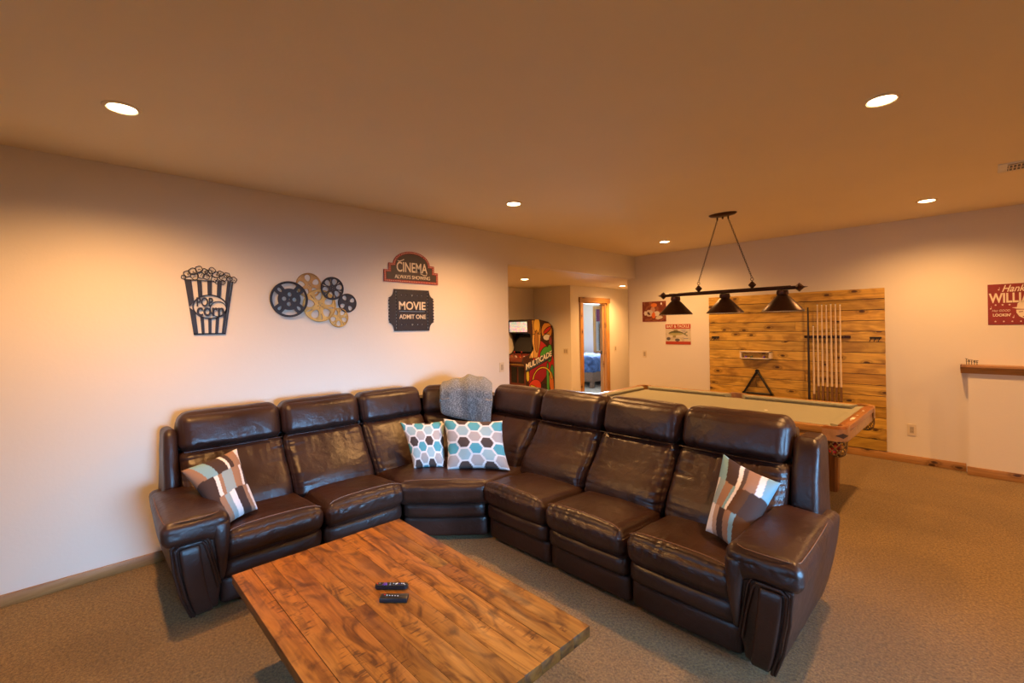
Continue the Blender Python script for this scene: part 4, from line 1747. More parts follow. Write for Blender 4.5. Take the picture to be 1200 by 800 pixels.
def fishp(u, v):
    c = (0.62, 0.55, 0.42)
    if v > .78 or v < .145:
        return (0.45, 0.06, 0.03)
    if noise.noise(Vector((u * 5, v * 5, 1))) > .3:
        c = (0.52, 0.44, 0.33)
    x = (u - .12) / .62
    if 0 < x < 1:
        w = .135 * (x ** .45) * (1 - x) ** .55 * 1.6
        cy_ = .53 + .03 * sin(x * 3)
        if abs(v - cy_) < w:
            c = (0.42, 0.38, 0.16) if v < cy_ else (0.16, 0.15, 0.07)
            if v > cy_ + w * .6:
                c = (0.07, 0.06, 0.03)
    if .72 < u < .88 and abs(v - .52) < (u - .70) * .75 and not (u > .82 and abs(v - .52) < .05):
        c = (0.2, 0.2, 0.12)
    if ell(u, v, .42, .70, .09, .04) or ell(u, v, .36, .39, .07, .06, .4):
        c = (0.30, 0.24, 0.10)
    if ell(u, v, .12, .28, .08, .08) or ell(u, v, .48, .22, .10, .07):
        c = (0.12, 0.10, 0.10)
    if ell(u, v, .72, .70, .12, .015) or ell(u, v, .82, .29, .10, .02) or ell(u, v, .75, .62, .1, .012):
        c = (0.2, 0.2, 0.3)
    return c


grid_print('fish_print', -3.523, -3.117, 1.287, 1.601, 84, 64, fishp, Bk, 'print_flat', s2)
Bk2 = on_back(.0066)
text('lettering', 'BAIT & TACKLE', -3.505, -3.135, 1.547, 1.590, Bk2, 'cream_ink', s2, .001, .02)

s3 = thing('music_poster_sign', 'dark red tin sign with a singer in a hat and cream lettering, above the ledge', 'sign', (.21, YB, 1.745))
box('sheet', (.010, YB - .006, 1.541), (.425, YB - .001, 1.952), 'maroon', s3, .002, 1)
Bk3 = on_back(.0062)
text('lettering', 'Hank', .110, .275, 1.872, 1.940, Bk3, 'cream_ink', s3, .0015, .015, shear=.4)
text('lettering', 'WILLIAMS', .018, .410, 1.762, 1.862, Bk3, 'cream_ink', s3, .0015, .03)
text('lettering', 'Hey GOOD', .040, .165, 1.668, 1.695, Bk3, 'cream_ink', s3, .0015, .0, shear=.2)
text('lettering', "LOOKIN'", .045, .170, 1.625, 1.655, Bk3, 'cream_ink', s3, .0015, .03)
hat = [(.175, 1.712), (.21, 1.716), (.215, 1.752), (.235, 1.775), (.27, 1.766), (.31, 1.776), (.325, 1.752), (.33, 1.718), (.375, 1.712), (.34, 1.698), (.27, 1.694), (.21, 1.70)]
cutout('hat', [hat], .0015, Bk3, 'cream_ink', s3)
face = [(.205, 1.690), (.335, 1.690), (.335, 1.655), (.315, 1.620), (.285, 1.600), (.26, 1.600), (.225, 1.625), (.207, 1.66)]
feat = [[(.222, 1.672), (.250, 1.676), (.250, 1.668), (.224, 1.664)], [(.285, 1.676), (.315, 1.672), (.313, 1.664), (.285, 1.668)],
        [(.262, 1.668), (.272, 1.668), (.280, 1.640), (.260, 1.640)], [(.245, 1.626), (.300, 1.628), (.290, 1.617), (.255, 1.616)]]
cutout('face', [face] + feat, .0015, Bk3, 'cream_ink', s3)
for k in range(6):
    cutout('star', [[(.062 + k * .058 + (.009 if q % 2 == 0 else .004) * sin(2 * pi * q / 10), 1.575 + (.009 if q % 2 == 0 else .004) * cos(2 * pi * q / 10)) for q in range(10)]], .0015, Bk3, 'cream_ink', s3)
for k in range(3):
    cutout('star', [[(.065 + k * .048 + (.010 if q % 2 == 0 else .0045) * sin(2 * pi * q / 10), 1.742 + (.010 if q % 2 == 0 else .0045) * cos(2 * pi * q / 10)) for q in range(10)]], .0015, Bk3, 'cream_ink', s3)
for nx, nz in ((.088, 1.895), (.295, 1.915), (.030, 1.705), (.185, 1.615)):
    bm = bmesh.new()
    add_lathe(bm, [(.006, 0), (.006, .0015), (0, .0015)], Bk3(nx, nz, .0015), 10, 'Y')
    add_box(bm, Bk3(nx + .004, nz, .0015) + Vector((0, 0, 0)), Bk3(nx + .006, nz + .025, 0))
    link_bm('music_note', bm, 'cream_ink', s3)

# little glass/metal figurine word on the ledge
fg = thing('ledge_figurines', 'tiny wire ornament of metal letters and figures standing on the wooden ledge', 'ornament', (-.11, 6.70, 1.132))
for k, (x, h) in enumerate(((-.150, .062), (-.132, .055), (-.112, .05), (-.092, .048), (-.074, .046))):
    bm = bmesh.new()
    add_tube(bm, [(x, 6.70, 1.132), (x, 6.70, 1.132 + h)], .0028, 6)
    add_tube(bm, [(x - .008, 6.70, 1.132 + h * .6), (x + .008, 6.70, 1.132 + h * .55)], .0025, 6)
    if k % 2 == 0:
        add_tube(bm, [(x - .010, 6.70, 1.132 + h), (x + .011, 6.70, 1.132 + h - .004)], .0028, 6)
    else:
        add_tube(bm, [(x + .007 * cos(a), 6.70, 1.132 + h * .75 + .009 * sin(a)) for a in [2 * pi * q / 10 for q in range(10)]], .0024, 6, closed=True)
    link_bm('figure', bm, 'dark_plate', fg)

# ---- small cue hooks
def hooks(label, u0, u1):
    t = thing('hook_rail', label, 'hook', ((u0 + u1) / 2, YB - .02, 1.40))
    y = YB - .0205
    box('rail', (u0, y - .012, 1.395), (u1, y, 1.415), 'black_metal', t, .003)
    for k in range(3):
        u = u0 + .015 + k * (u1 - u0 - .03) / 2
        tube('hook', [(u, y - .006, 1.40), (u - .004, y - .03, 1.385), (u - .012, y - .04, 1.362)], .004, 'black_metal', t, 6)
    return t


hooks('small black three prong cue clip at the left end of the plank panel', -2.79, -2.685)
hooks('small black three prong cue clip at the right end of the plank panel', -.955, -.845)

# ---- wall box shelf
bx = thing('chalk_shelf', 'small whitewashed wooden chalk box shelf on the plank panel', 'shelf', (-2.19, YB - .02, 1.11))
bx0, bx1, bz0, bz1 = -2.388, -1.990, 1.110, 1.215
yb_, yf_ = YB - .0205, YB - .085
ws_ = M['cue_light']
box('board', (bx0, yf_, bz0), (bx1, yb_, bz0 + .014), 'cream_ink', bx, .002, 1)
box('board', (bx0, yf_, bz1 - .014), (bx1, yb_, bz1), 'cream_ink', bx, .002, 1)
box('board', (bx0, yf_, bz0), (bx0 + .02, yb_, bz1), 'cream_ink', bx, .002, 1)
box('board', (bx1 - .03, yf_, bz0), (bx1, yb_, bz1), 'cream_ink', bx, .002, 1)
for k, x in enumerate((-2.33, -2.26, -2.10)):
    o = box('chalk_cube', (x, yb_ - .04, bz0 + .0145), (x + .024, yb_ - .016, bz0 + .038), 'purple' if k != 1 else 'felt_dk', None, .002)
    tag(o, ['first small chalk cube from the left in the whitewashed box shelf', 'second small chalk cube from the left in the box shelf', 'third chalk cube, right one in the whitewashed box shelf'][k], 'chalk', 'chalk cubes in the box shelf')

# ---- triangle rack hanging on the panel
tr = thing('triangle_rack', 'black billiard triangle rack hanging on the plank panel', 'triangle rack', (-2.175, YB - .04, .63))
yt = YB - .045
ta, tb, tc_ = Vector((-2.178, yt, .948)), Vector((-2.352, yt, .642)), Vector((-2.000, yt, .642))


def bar(a, b):
    bm = bmesh.new()
    d_ = (b - a).normalized()
    n_ = Vector((-d_.z, 0, d_.x))
    for s in (-1, 1):
        pass
    vs_ = []
    for P in (a, b):
        for (n1, y1_) in ((-.009, -.022), (.009, -.022), (.009, .022), (-.009, .022)):
            vs_.append(bm.verts.new(P + n_ * n1 + Vector((0, y1_, 0))))
    for f in ((0, 1, 2, 3), (7, 6, 5, 4), (0, 4, 5, 1), (1, 5, 6, 2), (2, 6, 7, 3), (3, 7, 4, 0)):
        bm.faces.new([vs_[q] for q in f])
    bmesh.ops.bevel(bm, geom=bm.edges[:], offset=.003, segments=1, affect='EDGES')
    return link_bm('side_bar', bm, 'black_plastic', tr)


bar(ta, tb)
bar(tb, tc_)
bar(ta, tc_)
lathe('corner', [(.02, -.022), (.02, .022), (0, .022)], ta, 'black_plastic', tr, 16, 'Y')
lathe('corner', [(.016, -.022), (.016, .022), (0, .022)], tb, 'black_plastic', tr, 16, 'Y')
lathe('corner', [(.016, -.022), (.016, .022), (0, .022)], tc_, 'black_plastic', tr, 16, 'Y')
tube('peg', [(-2.178, YB - .02, .925), (-2.178, YB - .075, .930)], .006, 'bronze', tr, 8)

# ---- cue rack and cues
ck = thing('cue_rack', 'dark wooden cue rack with upper clip bar and lower shelf on the plank panel', 'cue rack', (-1.38, YB - .03, .3))
box('clip_bar', (-1.617, YB - .046, 1.398), (-1.135, YB - .02, 1.432), 'bronze_red', ck, .006)
for k in range(1, 9):
    u = -1.464 + .0234 + (k - 3) * .0468
    lathe('clip', [(0, -.030), (.010, -.028), (.013, -.015), (.010, 0), (0, 0)], (u, YB - .05, 1.415), 'bronze_red', ck, 12, 'Y')
box('lower_shelf', (-1.63, YB - .085, .270), (-1.13, YB - .02, .300), 'bronze_red', ck, .006)


def cue(x, ztop, label, kind, zj=.81):
    yq = YB - .066
    zb = .3005
    t = thing('pool_cue', label, 'pool cue', (x, yq, zb), 'pool cues in the wall rack')
    if kind == 'light':
        tube('butt', [(x, yq, zb), (x, yq, (zb + zj) / 2), (x, yq, zj)], [.0148, .0138, .012], 'cue_dark', t, 12)
        n_ = 9
        # pointed splices run up from the butt
        for s in (-1, 1):
            pass
        tube('shaft', [(x, yq, zj), (x, yq, (zj + ztop) / 2), (x, yq, ztop - .02)], [.012, .0095, .0068], 'cue_light', t, 12)
        tube('ferrule', [(x, yq, ztop - .02), (x, yq, ztop - .006)], .0068, 'white_ink', t, 10)
        tube('tip', [(x, yq, ztop - .006), (x, yq, ztop)], .0064, 'felt_dk', t, 10)
    else:
        tube('shaft', [(x, yq, zb), (x, yq, .9), (x, yq, ztop)], [.0155, .013, .008], 'cue_black', t, 12)
        tube('grip', [(x, yq, zb + .05), (x, yq, zb + .3)], .0162, 'black_plastic', t, 12)
    return t


cue(-1.566, 1.785, 'black pool cue, leftmost in the wall rack', 'black')
cue(-1.511, 1.556, 'short pale pool cue next to the black one in the wall rack', 'light', .70)
names = ['first', 'second', 'third', 'fourth', 'fifth', 'rightmost']
for k in range(6):
    cue(-1.464 + k * .0468, 1.822 - (.004 * (k % 3)), 'tall pale maple pool cue, %s of six from the left' % names[k], 'light', .80 + .006 * (k % 2))

# ================================================================== POOL TABLE
TX0, TX1, TY0, TY1, TZ = -3.25, -.745, 4.19, 5.56, .79
pt = thing('pool_table', 'pool table with sage green felt and varnished oak rails behind the sofa', 'pool table', ((TX0 + TX1) / 2, (TY0 + TY1) / 2, 0))
RW = .125     # wooden rail width
CWd = .05     # cushion width
box('bed', (TX0 + RW, TY0 + RW, TZ - .075), (TX1 - RW, TY1 - RW, TZ - .038), 'felt', pt)
PR = .075     # pocket radius


def rail(name, a0, a1, fixed0, fixed1, axis, mat):
    lo = [0, 0, TZ - .05]
    hi = [0, 0, TZ]
    i = 0 if axis == 'X' else 1
    lo[i], hi[i] = a0, a1
    lo[1 - i], hi[1 - i] = fixed0, fixed1
    return box(name, lo, hi, mat, pt, .008, 2)


mx_ = (TX0 + TX1) / 2
for (a, b) in ((TX0 + .14, mx_ - .075), (mx_ + .075, TX1 - .14)):
    rail('top_rail', a, b, TY0, TY0 + RW - CWd + .01, 'X', 'oak')
    rail('top_rail', a, b, TY1 - RW + CWd - .01, TY1, 'X', 'oak')
for x0_, x1_ in ((TX0, TX0 + RW - CWd + .01), (TX1 - RW + CWd - .01, TX1)):
    rail('top_rail', TY0 + .14, TY1 - .14, x0_, x1_, 'Y', 'oak_y')


def cushion(a0, a1, base_, nose, axis):
    """triangular rubber cushion under felt with angled ends"""
    bm = bmesh.new()
    s = 1 if nose > base_ else -1
    prof = [(base_, TZ + .001), (nose - s * .006, TZ - .002), (nose, TZ - .012), (nose - s * .022, TZ - .038), (base_, TZ - .038)]
    cut = abs(nose - base_) * .9
    A, B = [], []
    for (q, z) in prof:
        f = abs(q - base_) / abs(nose - base_)
        for lst, e, sg in ((A, a0, 1), (B, a1, -1)):
            e2 = e + sg * cut * f
            lst.append(bm.verts.new((e2, q, z) if axis == 'X' else (q, e2, z)))
    n_ = len(prof)
    bm.faces.new(A)
    bm.faces.new(B[::-1])
    for k in range(n_):
        bm.faces.new((A[k], B[k], B[(k + 1) % n_], A[(k + 1) % n_]))
    return link_bm('rail_cushion', bm, 'felt', pt, smooth=False)


for (a, b) in ((TX0 + .13, mx_ - .06), (mx_ + .06, TX1 - .13)):
    cushion(a, b, TY0 + RW - CWd, TY0 + RW + .012, 'X')
    cushion(a, b, TY1 - RW + CWd, TY1 - RW - .012, 'X')
cushion(TY0 + .13, TY1 - .13, TX0 + RW - CWd, TX0 + RW + .012, 'Y')
cushion(TY0 + .13, TY1 - .13, TX1 - RW + CWd, TX1 - RW - .012, 'Y')

# rounded leather corner castings, side castings, pockets with nets
for sx, cx_ in ((-1, TX0), (1, TX1)):
    for sy, cy_ in ((-1, TY0), (1, TY1)):
        poly = []
        R_ = .075
        ox, oy = cx_ - sx * R_, cy_ - sy * R_
        a0_ = {(-1, -1): pi, (1, -1): -pi / 2, (1, 1): 0, (-1, 1): pi / 2}[(sx, sy)]
        arc_ = [(ox + R_ * cos(a0_ + pi / 2 * k / 8), oy + R_ * sin(a0_ + pi / 2 * k / 8)) for k in range(9)]
        # outer corner then inner bite (pocket)
        inner_c = (cx_ - sx * .105, cy_ - sy * .105)
        bite = [(inner_c[0] + .062 * cos(t), inner_c[1] + .062 * sin(t)) for t in [a0_ + pi / 2 - (pi / 2) * k / 8 + (0) for k in range(9)]]
        first_end = (arc_[0][0] + (-sx * .075 if abs(arc_[0][1] - cy_) < 1e-4 else 0), arc_[0][1] + (-sy * .075 if abs(arc_[0][0] - cx_) < 1e-4 else 0))
        last_end = (arc_[-1][0] + (-sx * .075 if abs(arc_[-1][1] - cy_) < 1e-4 else 0), arc_[-1][1] + (-sy * .075 if abs(arc_[-1][0] - cx_) < 1e-4 else 0))
        outer = [first_end] + arc_ + [last_end]
        # inward sides of the casting
        li = (last_end[0] - (sx * .075 if abs(last_end[0] - cx_) < 1e-4 else 0), last_end[1] - (sy * .075 if abs(last_end[1] - cy_) < 1e-4 else 0))
        fi = (first_end[0] - (sx * .075 if abs(first_end[0] - cx_) < 1e-4 else 0), first_end[1] - (sy * .075 if abs(first_end[1] - cy_) < 1e-4 else 0))
        top = outer + [li] + bite + [fi]
        bm = bmesh.new()
        add_prism(bm, top, lambda u, v, w: Vector((u, v, w)), TZ - .06, TZ + .006)
        bmesh.ops.recalc_face_normals(bm, faces=bm.faces[:])
        bmesh.ops.bevel(bm, geom=[e for e in bm.edges if all(v.co.z > TZ for v in e.verts)], offset=.006, segments=2, affect='EDGES')
        link_bm('corner_cap', bm, 'oak_y' if sy < 0 else 'oak', pt)
        # leather apron below the cap (the front skirt of the corner)
        bm = bmesh.new()
        o2 = [((x - ox) * 1.02 + ox, (y - oy) * 1.02 + oy) for x, y in outer]
        i2 = [((x - ox) * .9 + ox, (y - oy) * .9 + oy) for x, y in outer]
        add_prism(bm, o2 + i2[::-1], lambda u, v, w: Vector((u, v, w)), TZ - .105, TZ - .012)
        sk = link_bm('corner_skirt', bm, 'tan_leather', pt)
        if sy < 0:
            # dark diamond emblem on the rounded corner
            am = a0_ + pi / 4
            nx, ny = cos(am), sin(am)
            P = Vector((ox + nx * R_ * 1.02, oy + ny * R_ * 1.02, TZ - .060))
            tx = Vector((-ny, nx, 0))
            nn = Vector((nx, ny, 0))
            bm = bmesh.new()
            add_prism(bm, [(-.048, 0), (0, -.02), (.048, 0), (0, .02)], lambda u, v, w: P + tx * u + Vector((0, 0, v)) + nn * (w - u * u * 6.0), .0, .004)
            link_bm('diamond_emblem', bm, 'wicker_dk', sk, smooth=False)


def pocket(px_, py_, r, h, name='pocket_net'):
    """woven strap pocket under the table"""
    bm = bmesh.new()
    z_t = TZ - .10

    def prof(t):   # t 0 top .. 1 bottom
        return r * (1 - .08 * t - .5 * t ** 8), z_t - h * t
    for s in (-1, 1):
        for k in range(8):
            pts = []
            for q in range(9):
                t = q / 8
                rr, zz = prof(t)
                a = 2 * pi * k / 8 + s * t * 1.7
                pts.append((px_ + rr * cos(a), py_ + rr * sin(a), zz))
            add_tube(bm, pts, .0042, 5)
    for t in (0, 1):
        rr, zz = prof(t)
        add_tube(bm, [(px_ + rr * cos(2 * pi * q / 16), py_ + rr * sin(2 * pi * q / 16), zz) for q in range(16)], .005, 6, closed=True)
    o = link_bm(name, bm, 'net', pt)
    lathe('pocket_liner', [(r * .97, z_t + .02), (r * .99, z_t), (r * .86, z_t - .012)], (px_, py_, 0), 'black_plastic', pt, 20)
    lathe('pocket_bottom', [(0, 0), (r * .4, 0), (r * .42, .004), (0, .006)], (px_, py_, z_t - h), 'net', pt, 16)


pk = [(TX0 + .07, TY0 + .07), (TX1 - .07, TY0 + .07), (TX0 + .07, TY1 - .07), (TX1 - .07, TY1 - .07)]
for a, b in pk:
    pocket(a, b, .066, .13)
for sy, cy_ in ((1, TY0), (-1, TY1)):
    pocket(mx_, cy_ + sy * .045, .055, .11)
    bm = bmesh.new()
    arcp = [(mx_ + .06 * cos(pi * k / 10), cy_ + sy * .075 - sy * .052 * sin(pi * k / 10)) for k in range(11)]
    outp = [(mx_ - .08, cy_ + sy * .075), (mx_ - .08, cy_ - sy * .004), (mx_ + .08, cy_ - sy * .004), (mx_ + .08, cy_ + sy * .075)]
    add_prism(bm, outp + arcp, lambda u, v, w: Vector((u, v, w)), TZ - .05, TZ + .007)
    link_bm('side_cap', bm, 'tan_leather', pt, smooth=False)

# body aprons under the rails
for y0_, y1_ in ((TY0 + .02, TY0 + .045), (TY1 - .045, TY1 - .02)):
    box('apron', (TX0 + .15, y0_, TZ - .16), (TX1 - .15, y1_, TZ - .05), 'oak', pt, .006)
for x0_, x1_ in ((TX0 + .01, TX0 + .04), (TX1 - .035, TX1 - .008)):
    box('apron', (x0_, TY0 + .15, TZ - .13), (x1_, TY1 - .15, TZ - .05), 'oak', pt, .012, 3)
box('cabinet', (TX0 + .24, TY0 + .24, TZ - .24), (TX1 - .24, TY1 - .24, TZ - .075), 'oak', pt, .01)
# diamonds and name plate on the end rail
for k in range(3):
    y = TY0 + .14 + (TY1 - TY0 - .28) * (k + 1) / 4 + .0
    box('sight', (TX1 - .045, y - .012, TZ), (TX1 - .030, y + .012, TZ + .0008), 'white_ink', pt)
box('rail_plate', (TX1 - .052, TY0 + .45, TZ), (TX1 - .026, TY0 + .56, TZ + .001), 'white_ink', pt)
lathe('foot_spot', [(0, .0006), (.016, .0006), (.017, 0)], (-1.50, 4.86, TZ - .038), 'white_ink', pt, 16)
# legs: square, tapered, with a collar
for lx in (TX0 + .315, TX1 - .305):
    for ly in (TY0 + .34, TY1 - .35):
        bm = bmesh.new()
        sec = [(0.0, .058), (.02, .060), (.36, .070), (.37, .078), (.41, .078), (.42, .066), (.55, .085), (TZ - .23, .09)]
        rings_ = []
        for z, h in sec:
            c_ = h * .3
            rings_.append([bm.verts.new((lx + a, ly + b, z)) for a, b in ((-h + c_, -h), (h - c_, -h), (h, -h + c_), (h, h - c_), (h - c_, h), (-h + c_, h), (-h, h - c_), (-h, -h + c_))])
        for Aa, Bb in zip(rings_, rings_[1:]):
            for k in range(8):
                bm.faces.new((Aa[k], Aa[(k + 1) % 8], Bb[(k + 1) % 8], Bb[k]))
        bm.faces.new(rings_[0][::-1])
        bm.faces.new(rings_[-1])
        link_bm('leg', bm, 'oak_dark', pt, smooth=False)

# billiard balls resting in the near right pocket net
bcx, bcy = TX1 - .07, TY0 + .07
bz = TZ - .10 - .13 + .006
for k, (dx, dy, dz, mat_, lab) in enumerate(((-.029, -.005, .0, 'red_btn', 'red billiard ball low in the near right pocket net of the pool table'),
                                             (.029, .004, .0, 'gold', 'yellow billiard ball low in the near right pocket net of the pool table'),
                                             (.006, -.026, .048, 'red_sign', 'dark red billiard ball on top in the near right pocket net'),
                                             (-.008, .030, .046, 'purple', 'purple billiard ball behind the others in the near right pocket net'))):
    o = lathe('billiard_ball', [(.0285 * sin(pi * q / 14), -.0285 * cos(pi * q / 14)) for q in range(15)], (bcx + dx, bcy + dy, bz + .0295 + dz), mat_, None, 22, auto=None)
    tag(o, lab, 'billiard ball', 'billiard balls in the pocket')

# ================================================================== BILLIARD LAMP
LXc, LYc = -1.88, 4.86
lz = 1.925
lp = thing('billiard_lamp', 'dark bronze three shade billiard lamp hanging on chains over the pool table', 'lamp', (LXc, LYc, CEIL))
tube('bar', [(-2.53, LYc, lz), (-1.22, LYc, lz)], .0165, 'bronze', lp, 14)
tube('bar_ridge', [(-2.48, LYc, lz + .017), (-1.27, LYc, lz + .017)], .005, 'bronze', lp, 8)


def diamond(name, c, r, axis='Z', flat=1.0):
    return lathe(name, [(0, -r * 1.15), (r * .35, -r * .8), (r, -.004), (r, .004), (r * .35, r * .8), (0, r * 1.15)], c, 'bronze_red', lp, 4 if False else 8, axis)


diamond('finial', (-2.55, LYc, lz), .040, 'X')
diamond('finial', (-1.20, LYc, lz), .040, 'X')
tube('finial_spike', [(-1.165, LYc, lz), (-1.13, LYc, lz)], [.008, .001], 'bronze_red', lp, 8)
tube('finial_spike', [(-2.585, LYc, lz), (-2.615, LYc, lz)], [.008, .001], 'bronze_red', lp, 8)
lathe('canopy', [(0, -.030), (.06, -.028), (.11, -.018), (.125, -.006), (.125, 0)], (0, 0, 0), 'bronze', lp, 36)
cn = [c for c in lp.children if c.name.startswith('canopy')][-1]
cn.location = Vector((0, 0, -.015))
cn.scale = (1.12, .62, 1)
lathe('canopy_knob', [(0, -.055), (.008, -.052), (.010, -.03), (.008, -.028)], (LXc, LYc, CEIL), 'bronze', lp, 12)


def chain(p0, p1, nl):
    bm = bmesh.new()
    d_ = (p1 - p0)
    ln = d_.length / nl
    d_.normalize()
    a1 = d_.orthogonal().normalized()
    a2 = d_.cross(a1)
    for k in range(nl):
        c = p0 + d_ * (k + .5) * ln
        side = a1 if k % 2 else a2
        add_tube(bm, [c + d_ * (ln * .66 * cos(t)) + side * (.0075 * sin(t)) for t in [2 * pi * q / 12 for q in range(12)]], .0021, 5, closed=True)
    return link_bm('chain', bm, 'black_metal', lp)


for s in (-1, 1):
    hx = -1.875 + s * .268
    diamond('hanger', (hx, LYc, lz + .052), .036, 'Z')
    tube('ring', [(hx + .014 * cos(t), LYc, lz + .108 + .014 * sin(t)) for t in [2 * pi * q / 16 for q in range(16)]], .003, 'bronze', lp, 6, closed=True)
    top_ = Vector((-1.88 + s * .055, LYc, CEIL - .03))
    tube('chain_hook', [top_, top_ + Vector((0, 0, -.03))], .008, 'bronze', lp, 8)
    chain(top_ + Vector((s * .002, 0, -.03)), Vector((hx, LYc, lz + .122)), 30)
for x in (-2.405, -1.872, -1.340):
    sh = lathe('lamp_shade', [(.040, 1.862), (.062, 1.842), (.176, 1.716), (.1785, 1.708), (.1765, 1.706), (.172, 1.713), (.060, 1.838), (.036, 1.850)], (x, LYc, 0), 'bronze', lp, 48, auto=50)
    lathe('shade_lining', [(.1772, 1.7055), (.1715, 1.7115), (.0595, 1.836), (0, 1.838)], (x, LYc, 0), 'white_enamel', sh, 40)
    lathe('socket', [(.0, 1.905), (.046, 1.905), (.050, 1.895), (.052, 1.872), (.046, 1.860), (.040, 1.858)], (x, LYc, 0), 'bronze_red', lp, 24)
    lathe('bulb', [(0, 1.735), (.018, 1.742), (.028, 1.765), (.022, 1.79), (.013, 1.81), (.013, 1.837)], (x, LYc, 0), 'white_enamel', sh, 16)

# ================================================================== ARCADE CABINET
AX0, AX1 = -6.375, -5.855
ar = thing('arcade_cabinet', 'upright arcade cabinet with lit marquee and colourful side art in the alcove', 'arcade machine', ((AX0 + AX1) / 2, 6.4, 0))
AYb = 6.76
# profile in (Y, Z)
prof = [(AYb, .02), (6.02, .02), (5.99, .86), (5.90, .95), (5.915, 1.03), (6.13, 1.10), (6.20, 1.18), (6.13, 1.46), (6.055, 1.49), (6.05, 1.71), (6.10, 1.735), (6.35, 1.735), (6.62, 1.685), (6.74, 1.60), (AYb, 1.45)]
for x in (AX0, AX1 - .02):
    bm = bmesh.new()
    add_prism(bm, prof, lambda u, v, w: Vector((w, u, v)), x, x + .02)
    link_bm('side_panel', bm, 'arcade_body', ar, smooth=False)


def inside_prof(y, z):
    c = False
    n_ = len(prof)
    for i in range(n_):
        (x1, y1_), (x2, y2_) = prof[i], prof[(i + 1) % n_]
        if (y1_ > z) != (y2_ > z) and y < (x2 - x1) * (z - y1_) / (y2_ - y1_) + x1:
            c = not c
    return c


def art_fill(u, v):
    y, z = 5.89 + u * .875, .02 + v * 1.72
    c = (0.055, 0.018, 0.012)
    # abstract comic-coloured shapes
    if ell(u, v, .62, .60, .42, .15, -.3):
        c = (0.45, 0.02, 0.02)
    if ell(u, v, .50, .42, .34, .13, .2):
        c = (0.30, 0.012, 0.03)
    bx_ = .30 + .16 * sin((v - .52) * 4.5)
    if .58 < v < .99 and abs(u - bx_) < .13:
        c = (0.62, 0.36, 0.10) if v < .84 else (0.48, 0.26, 0.06)
        if abs(u - bx_ + .02) < .02 and v > .84:
            c = (0.80, 0.62, 0.35)
    if ell(u, v, .47, .93, .10, .09):
        c = (0.70, 0.42, 0.06)
    if ell(u, v, .45, .76, .06, .12):
        c = (0.38, 0.17, 0.04)
    if ell(u, v, .78, .87, .17, .10):
        c = (0.62, 0.27, 0.04)
    if ell(u, v, .78, .80, .12, .035):
        c = (0.75, 0.72, 0.68)
    if ell(u, v, .90, .75, .05, .06):
        c = (0.28, 0.05, 0.06)
    if ell(u, v, .68, .64, .13, .045, .3) or (ell(u, v, .86, .62, .09, .10, -.3)):
        c = (0.07, 0.36, 0.06)
    if ell(u, v, .80, .30, .045, .22, .05):
        c = (0.08, 0.38, 0.08)
    if ell(u, v, .94, .40, .06, .09):
        c = (0.04, 0.30, 0.12)
    if ell(u, v, .92, .28, .07, .14, .3):
        c = (0.60, 0.18, 0.04)
    if ell(u, v, .80, .88, .13, .025, .25):
        c = (0.55, 0.03, 0.03)
    if ell(u, v, .30, .66, .05, .10, .2) and .58 < v:
        c = (0.80, 0.50, 0.16)
    if .96 < v and .56 < u:
        c = (0.05, 0.02, 0.015)
    if ell(u, v, .16, .40, .05, .07, .4) or ell(u, v, .60, .12, .10, .05, .5):
        c = (0.62, 0.50, 0.05)
    if ell(u, v, .24, .10, .16, .06, -.3):
        c = (0.10, 0.24, 0.40)
    # ribbon curls
    r1 = hypot((u - .62) / .30, (v - .33) / .14)
    if .92 < r1 < 1.06 and v > .33:
        c = (0.72, 0.55, 0.05)
    if ell(u, v, .38, .26, .20, .09):
        c = (0.62, 0.06, 0.03)
    if ell(u, v, .38, .255, .15, .018, -.25) or ell(u, v, .40, .20, .13, .014, -.25):
        c = (0.75, 0.62, 0.05)
    if ell(u, v, .66, .24, .10, .05) and (int(u * 40 + v * 30) % 3):
        c = (0.03, 0.03, 0.03)
    if ell(u, v, .8, .18, .12, .02, -.3):
        c = (0.7, 0.68, 0.66)
    # white diagonal name band
    band = v - (.475 + (u - .1) * .155)
    if abs(band) < .040 and .10 < u < .93:
        c = (0.05, 0.07, 0.11)
    return c


ART = {}


def art(u, v):
    # comic style: dark outline wherever two colour fields meet
    def g(i, j):
        if (i, j) not in ART:
            ART[(i, j)] = art_fill(i / 150, j / 290)
        return ART[(i, j)]
    i, j = round(u * 150), round(v * 290)
    c = g(i, j)
    if any(g(i + a, j + b) != c for a, b in ((2, 0), (0, 2))):
        return (0.015, 0.01, 0.01)
    return c


AW = lambda u, v, w: Vector((AX1 + .0008 + w, u, v))
grid_print('side_art', 5.89, 6.765, .02, 1.74, 150, 290, art, AW, 'print_flat', ar, inside=lambda u, v: inside_prof(5.89 + u * .875, .02 + v * 1.72))
shear_band = lambda u, v, w: AW(u, v + (u - 5.98) * .305, w + .0006)
text('lettering', 'MULTICADE', 5.985, 6.70, .805, .915, shear_band, 'white_ink', ar, .001, .03)
xi0, xi1 = AX0 + .02, AX1 - .02
box('back_body', (xi0, 6.25, .02), (xi1, AYb, 1.60), 'arcade_body', ar)
box('marquee', (xi0, 6.062, 1.50), (xi1, 6.08, 1.695), 'marquee', ar)
box('marquee_frame', (xi0, 6.056, 1.693), (xi1, 6.3, 1.733), 'arcade_body', ar)
box('marquee_frame', (xi0, 6.056, 1.482), (xi1, 6.16, 1.502), 'arcade_body', ar)
bm = bmesh.new()
add_prism(bm, [(6.15, 1.13), (6.24, 1.47), (6.27, 1.47), (6.20, 1.12)], lambda u, v, w: Vector((w, u, v)), xi0, xi1)
link_bm('screen', bm, 'screen', ar, smooth=False)
bm = bmesh.new()
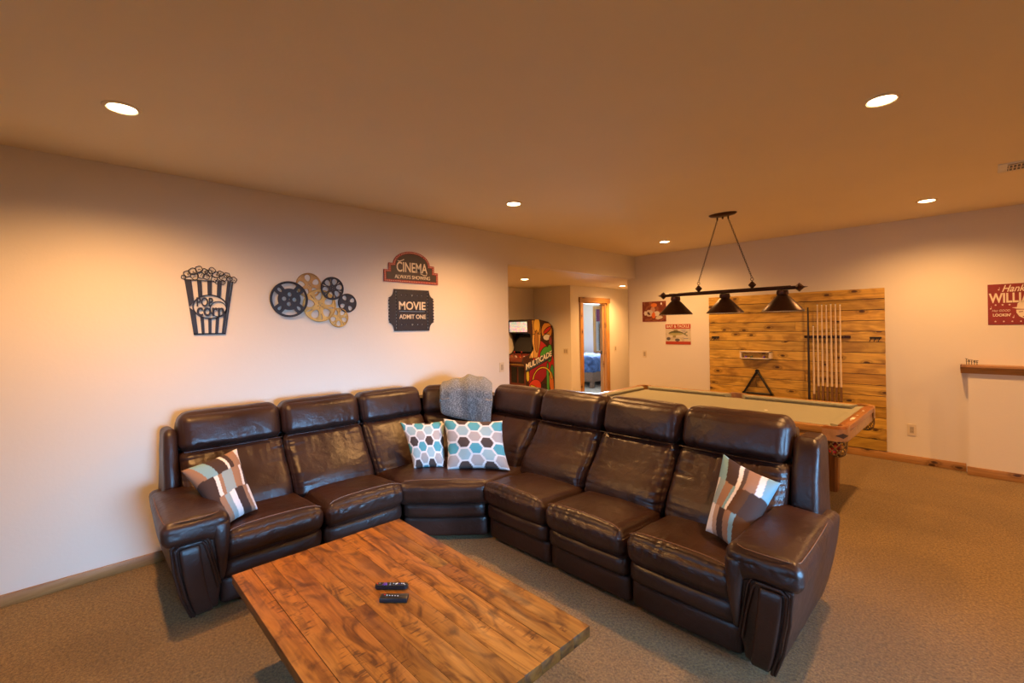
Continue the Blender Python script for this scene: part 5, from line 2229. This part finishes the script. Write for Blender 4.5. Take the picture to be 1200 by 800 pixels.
add_prism(bm, [(5.91, .955), (5.925, 1.02), (6.14, 1.09), (6.2, 1.09), (6.2, .95)], lambda u, v, w: Vector((w, u, v)), xi0, xi1)
cp = link_bm('control_panel', bm, 'arcade_red', ar, smooth=False)
for k in range(8):
    x = xi0 + .05 + k * .055
    y = 5.97 + .04 * (k % 2)
    z = 1.02 + (y - 5.925) * .3256
    lathe('button', [(.014, 0), (.014, .006), (.010, .010), (0, .010)], (x, y, z), ['white_ink', 'red_btn', 'gold', 'white_ink'][k % 4], cp, 14)
for x in (xi0 + .13, xi1 - .16):
    y = 6.06
    z = 1.02 + (y - 5.925) * .3256
    tube('joystick', [(x, y, z), (x, y, z + .05)], .005, 'black_metal', cp, 8)
    lathe('joystick_knob', [(.0135 * sin(pi * q / 8), .06 - .0135 * cos(pi * q / 8)) for q in range(9)], (x, y, z), 'red_btn', cp, 14, auto=None)
box('front_panel', (xi0, 6.03, .10), (xi1, 6.05, .94), 'arcade_red', ar)
for (x0_, x1_) in ((xi0 + .07, xi0 + .22), (xi1 - .22, xi1 - .07)):
    box('coin_door', (x0_, 6.022, .55), (x1_, 6.03, .85), 'black_metal', ar, .004)
bmt = bmesh.new()
add_box(bmt, (xi0 + .03, 6.018, .88), (xi1 - .03, 6.03, .90))
add_box(bmt, (xi0 + .03, 6.018, .48), (xi1 - .03, 6.03, .50))
link_bm('trim_line', bmt, 'gold', ar)

# ================================================================== BEDROOM BEYOND THE DOOR
bed = thing('bed', 'bed with rumpled blue duvet and wooden frame seen through the bedroom door', 'bed', (-7.9, 10.0, 0))
box('frame', (-8.9, 9.50, .16), (-6.95, 10.95, .42), 'bed_wood', bed, .02)
for x in (-8.85, -7.05):
    for y in (9.52, 10.85):
        box('leg', (x, y, .006), (x + .09, y + .09, .18), 'bed_wood', bed, .005)
box('mattress', (-8.88, 9.52, .42), (-6.97, 10.93, .62), 'white_enamel', bed, .05, 4)
pad('duvet', corners(-8.90, -6.92, 9.46, 10.9, .36, .80), 'blue_duvet', bed, r=.12, n=30, wr=.035, seed=4, folds=[(1, -1, 0, 2, 0, 6)], fold_amp=.03)
pic = thing('wall_picture', 'small framed dark picture on the bedroom wall left of its window', 'picture', (-8.6, BY, 1.5))
box('frame', (-8.86, BY - .02, 1.36), (-8.54, BY - .001, 1.86), 'grey_plastic', pic, .004)
cutout('dark_motif', [[(-8.78, 1.42), (-8.64, 1.42), (-8.66, 1.55), (-8.60, 1.62), (-8.66, 1.70), (-8.68, 1.80), (-8.74, 1.80), (-8.73, 1.68), (-8.80, 1.60), (-8.75, 1.52)]], .004, on_back(.0205, BY), 'black_plastic', pic)
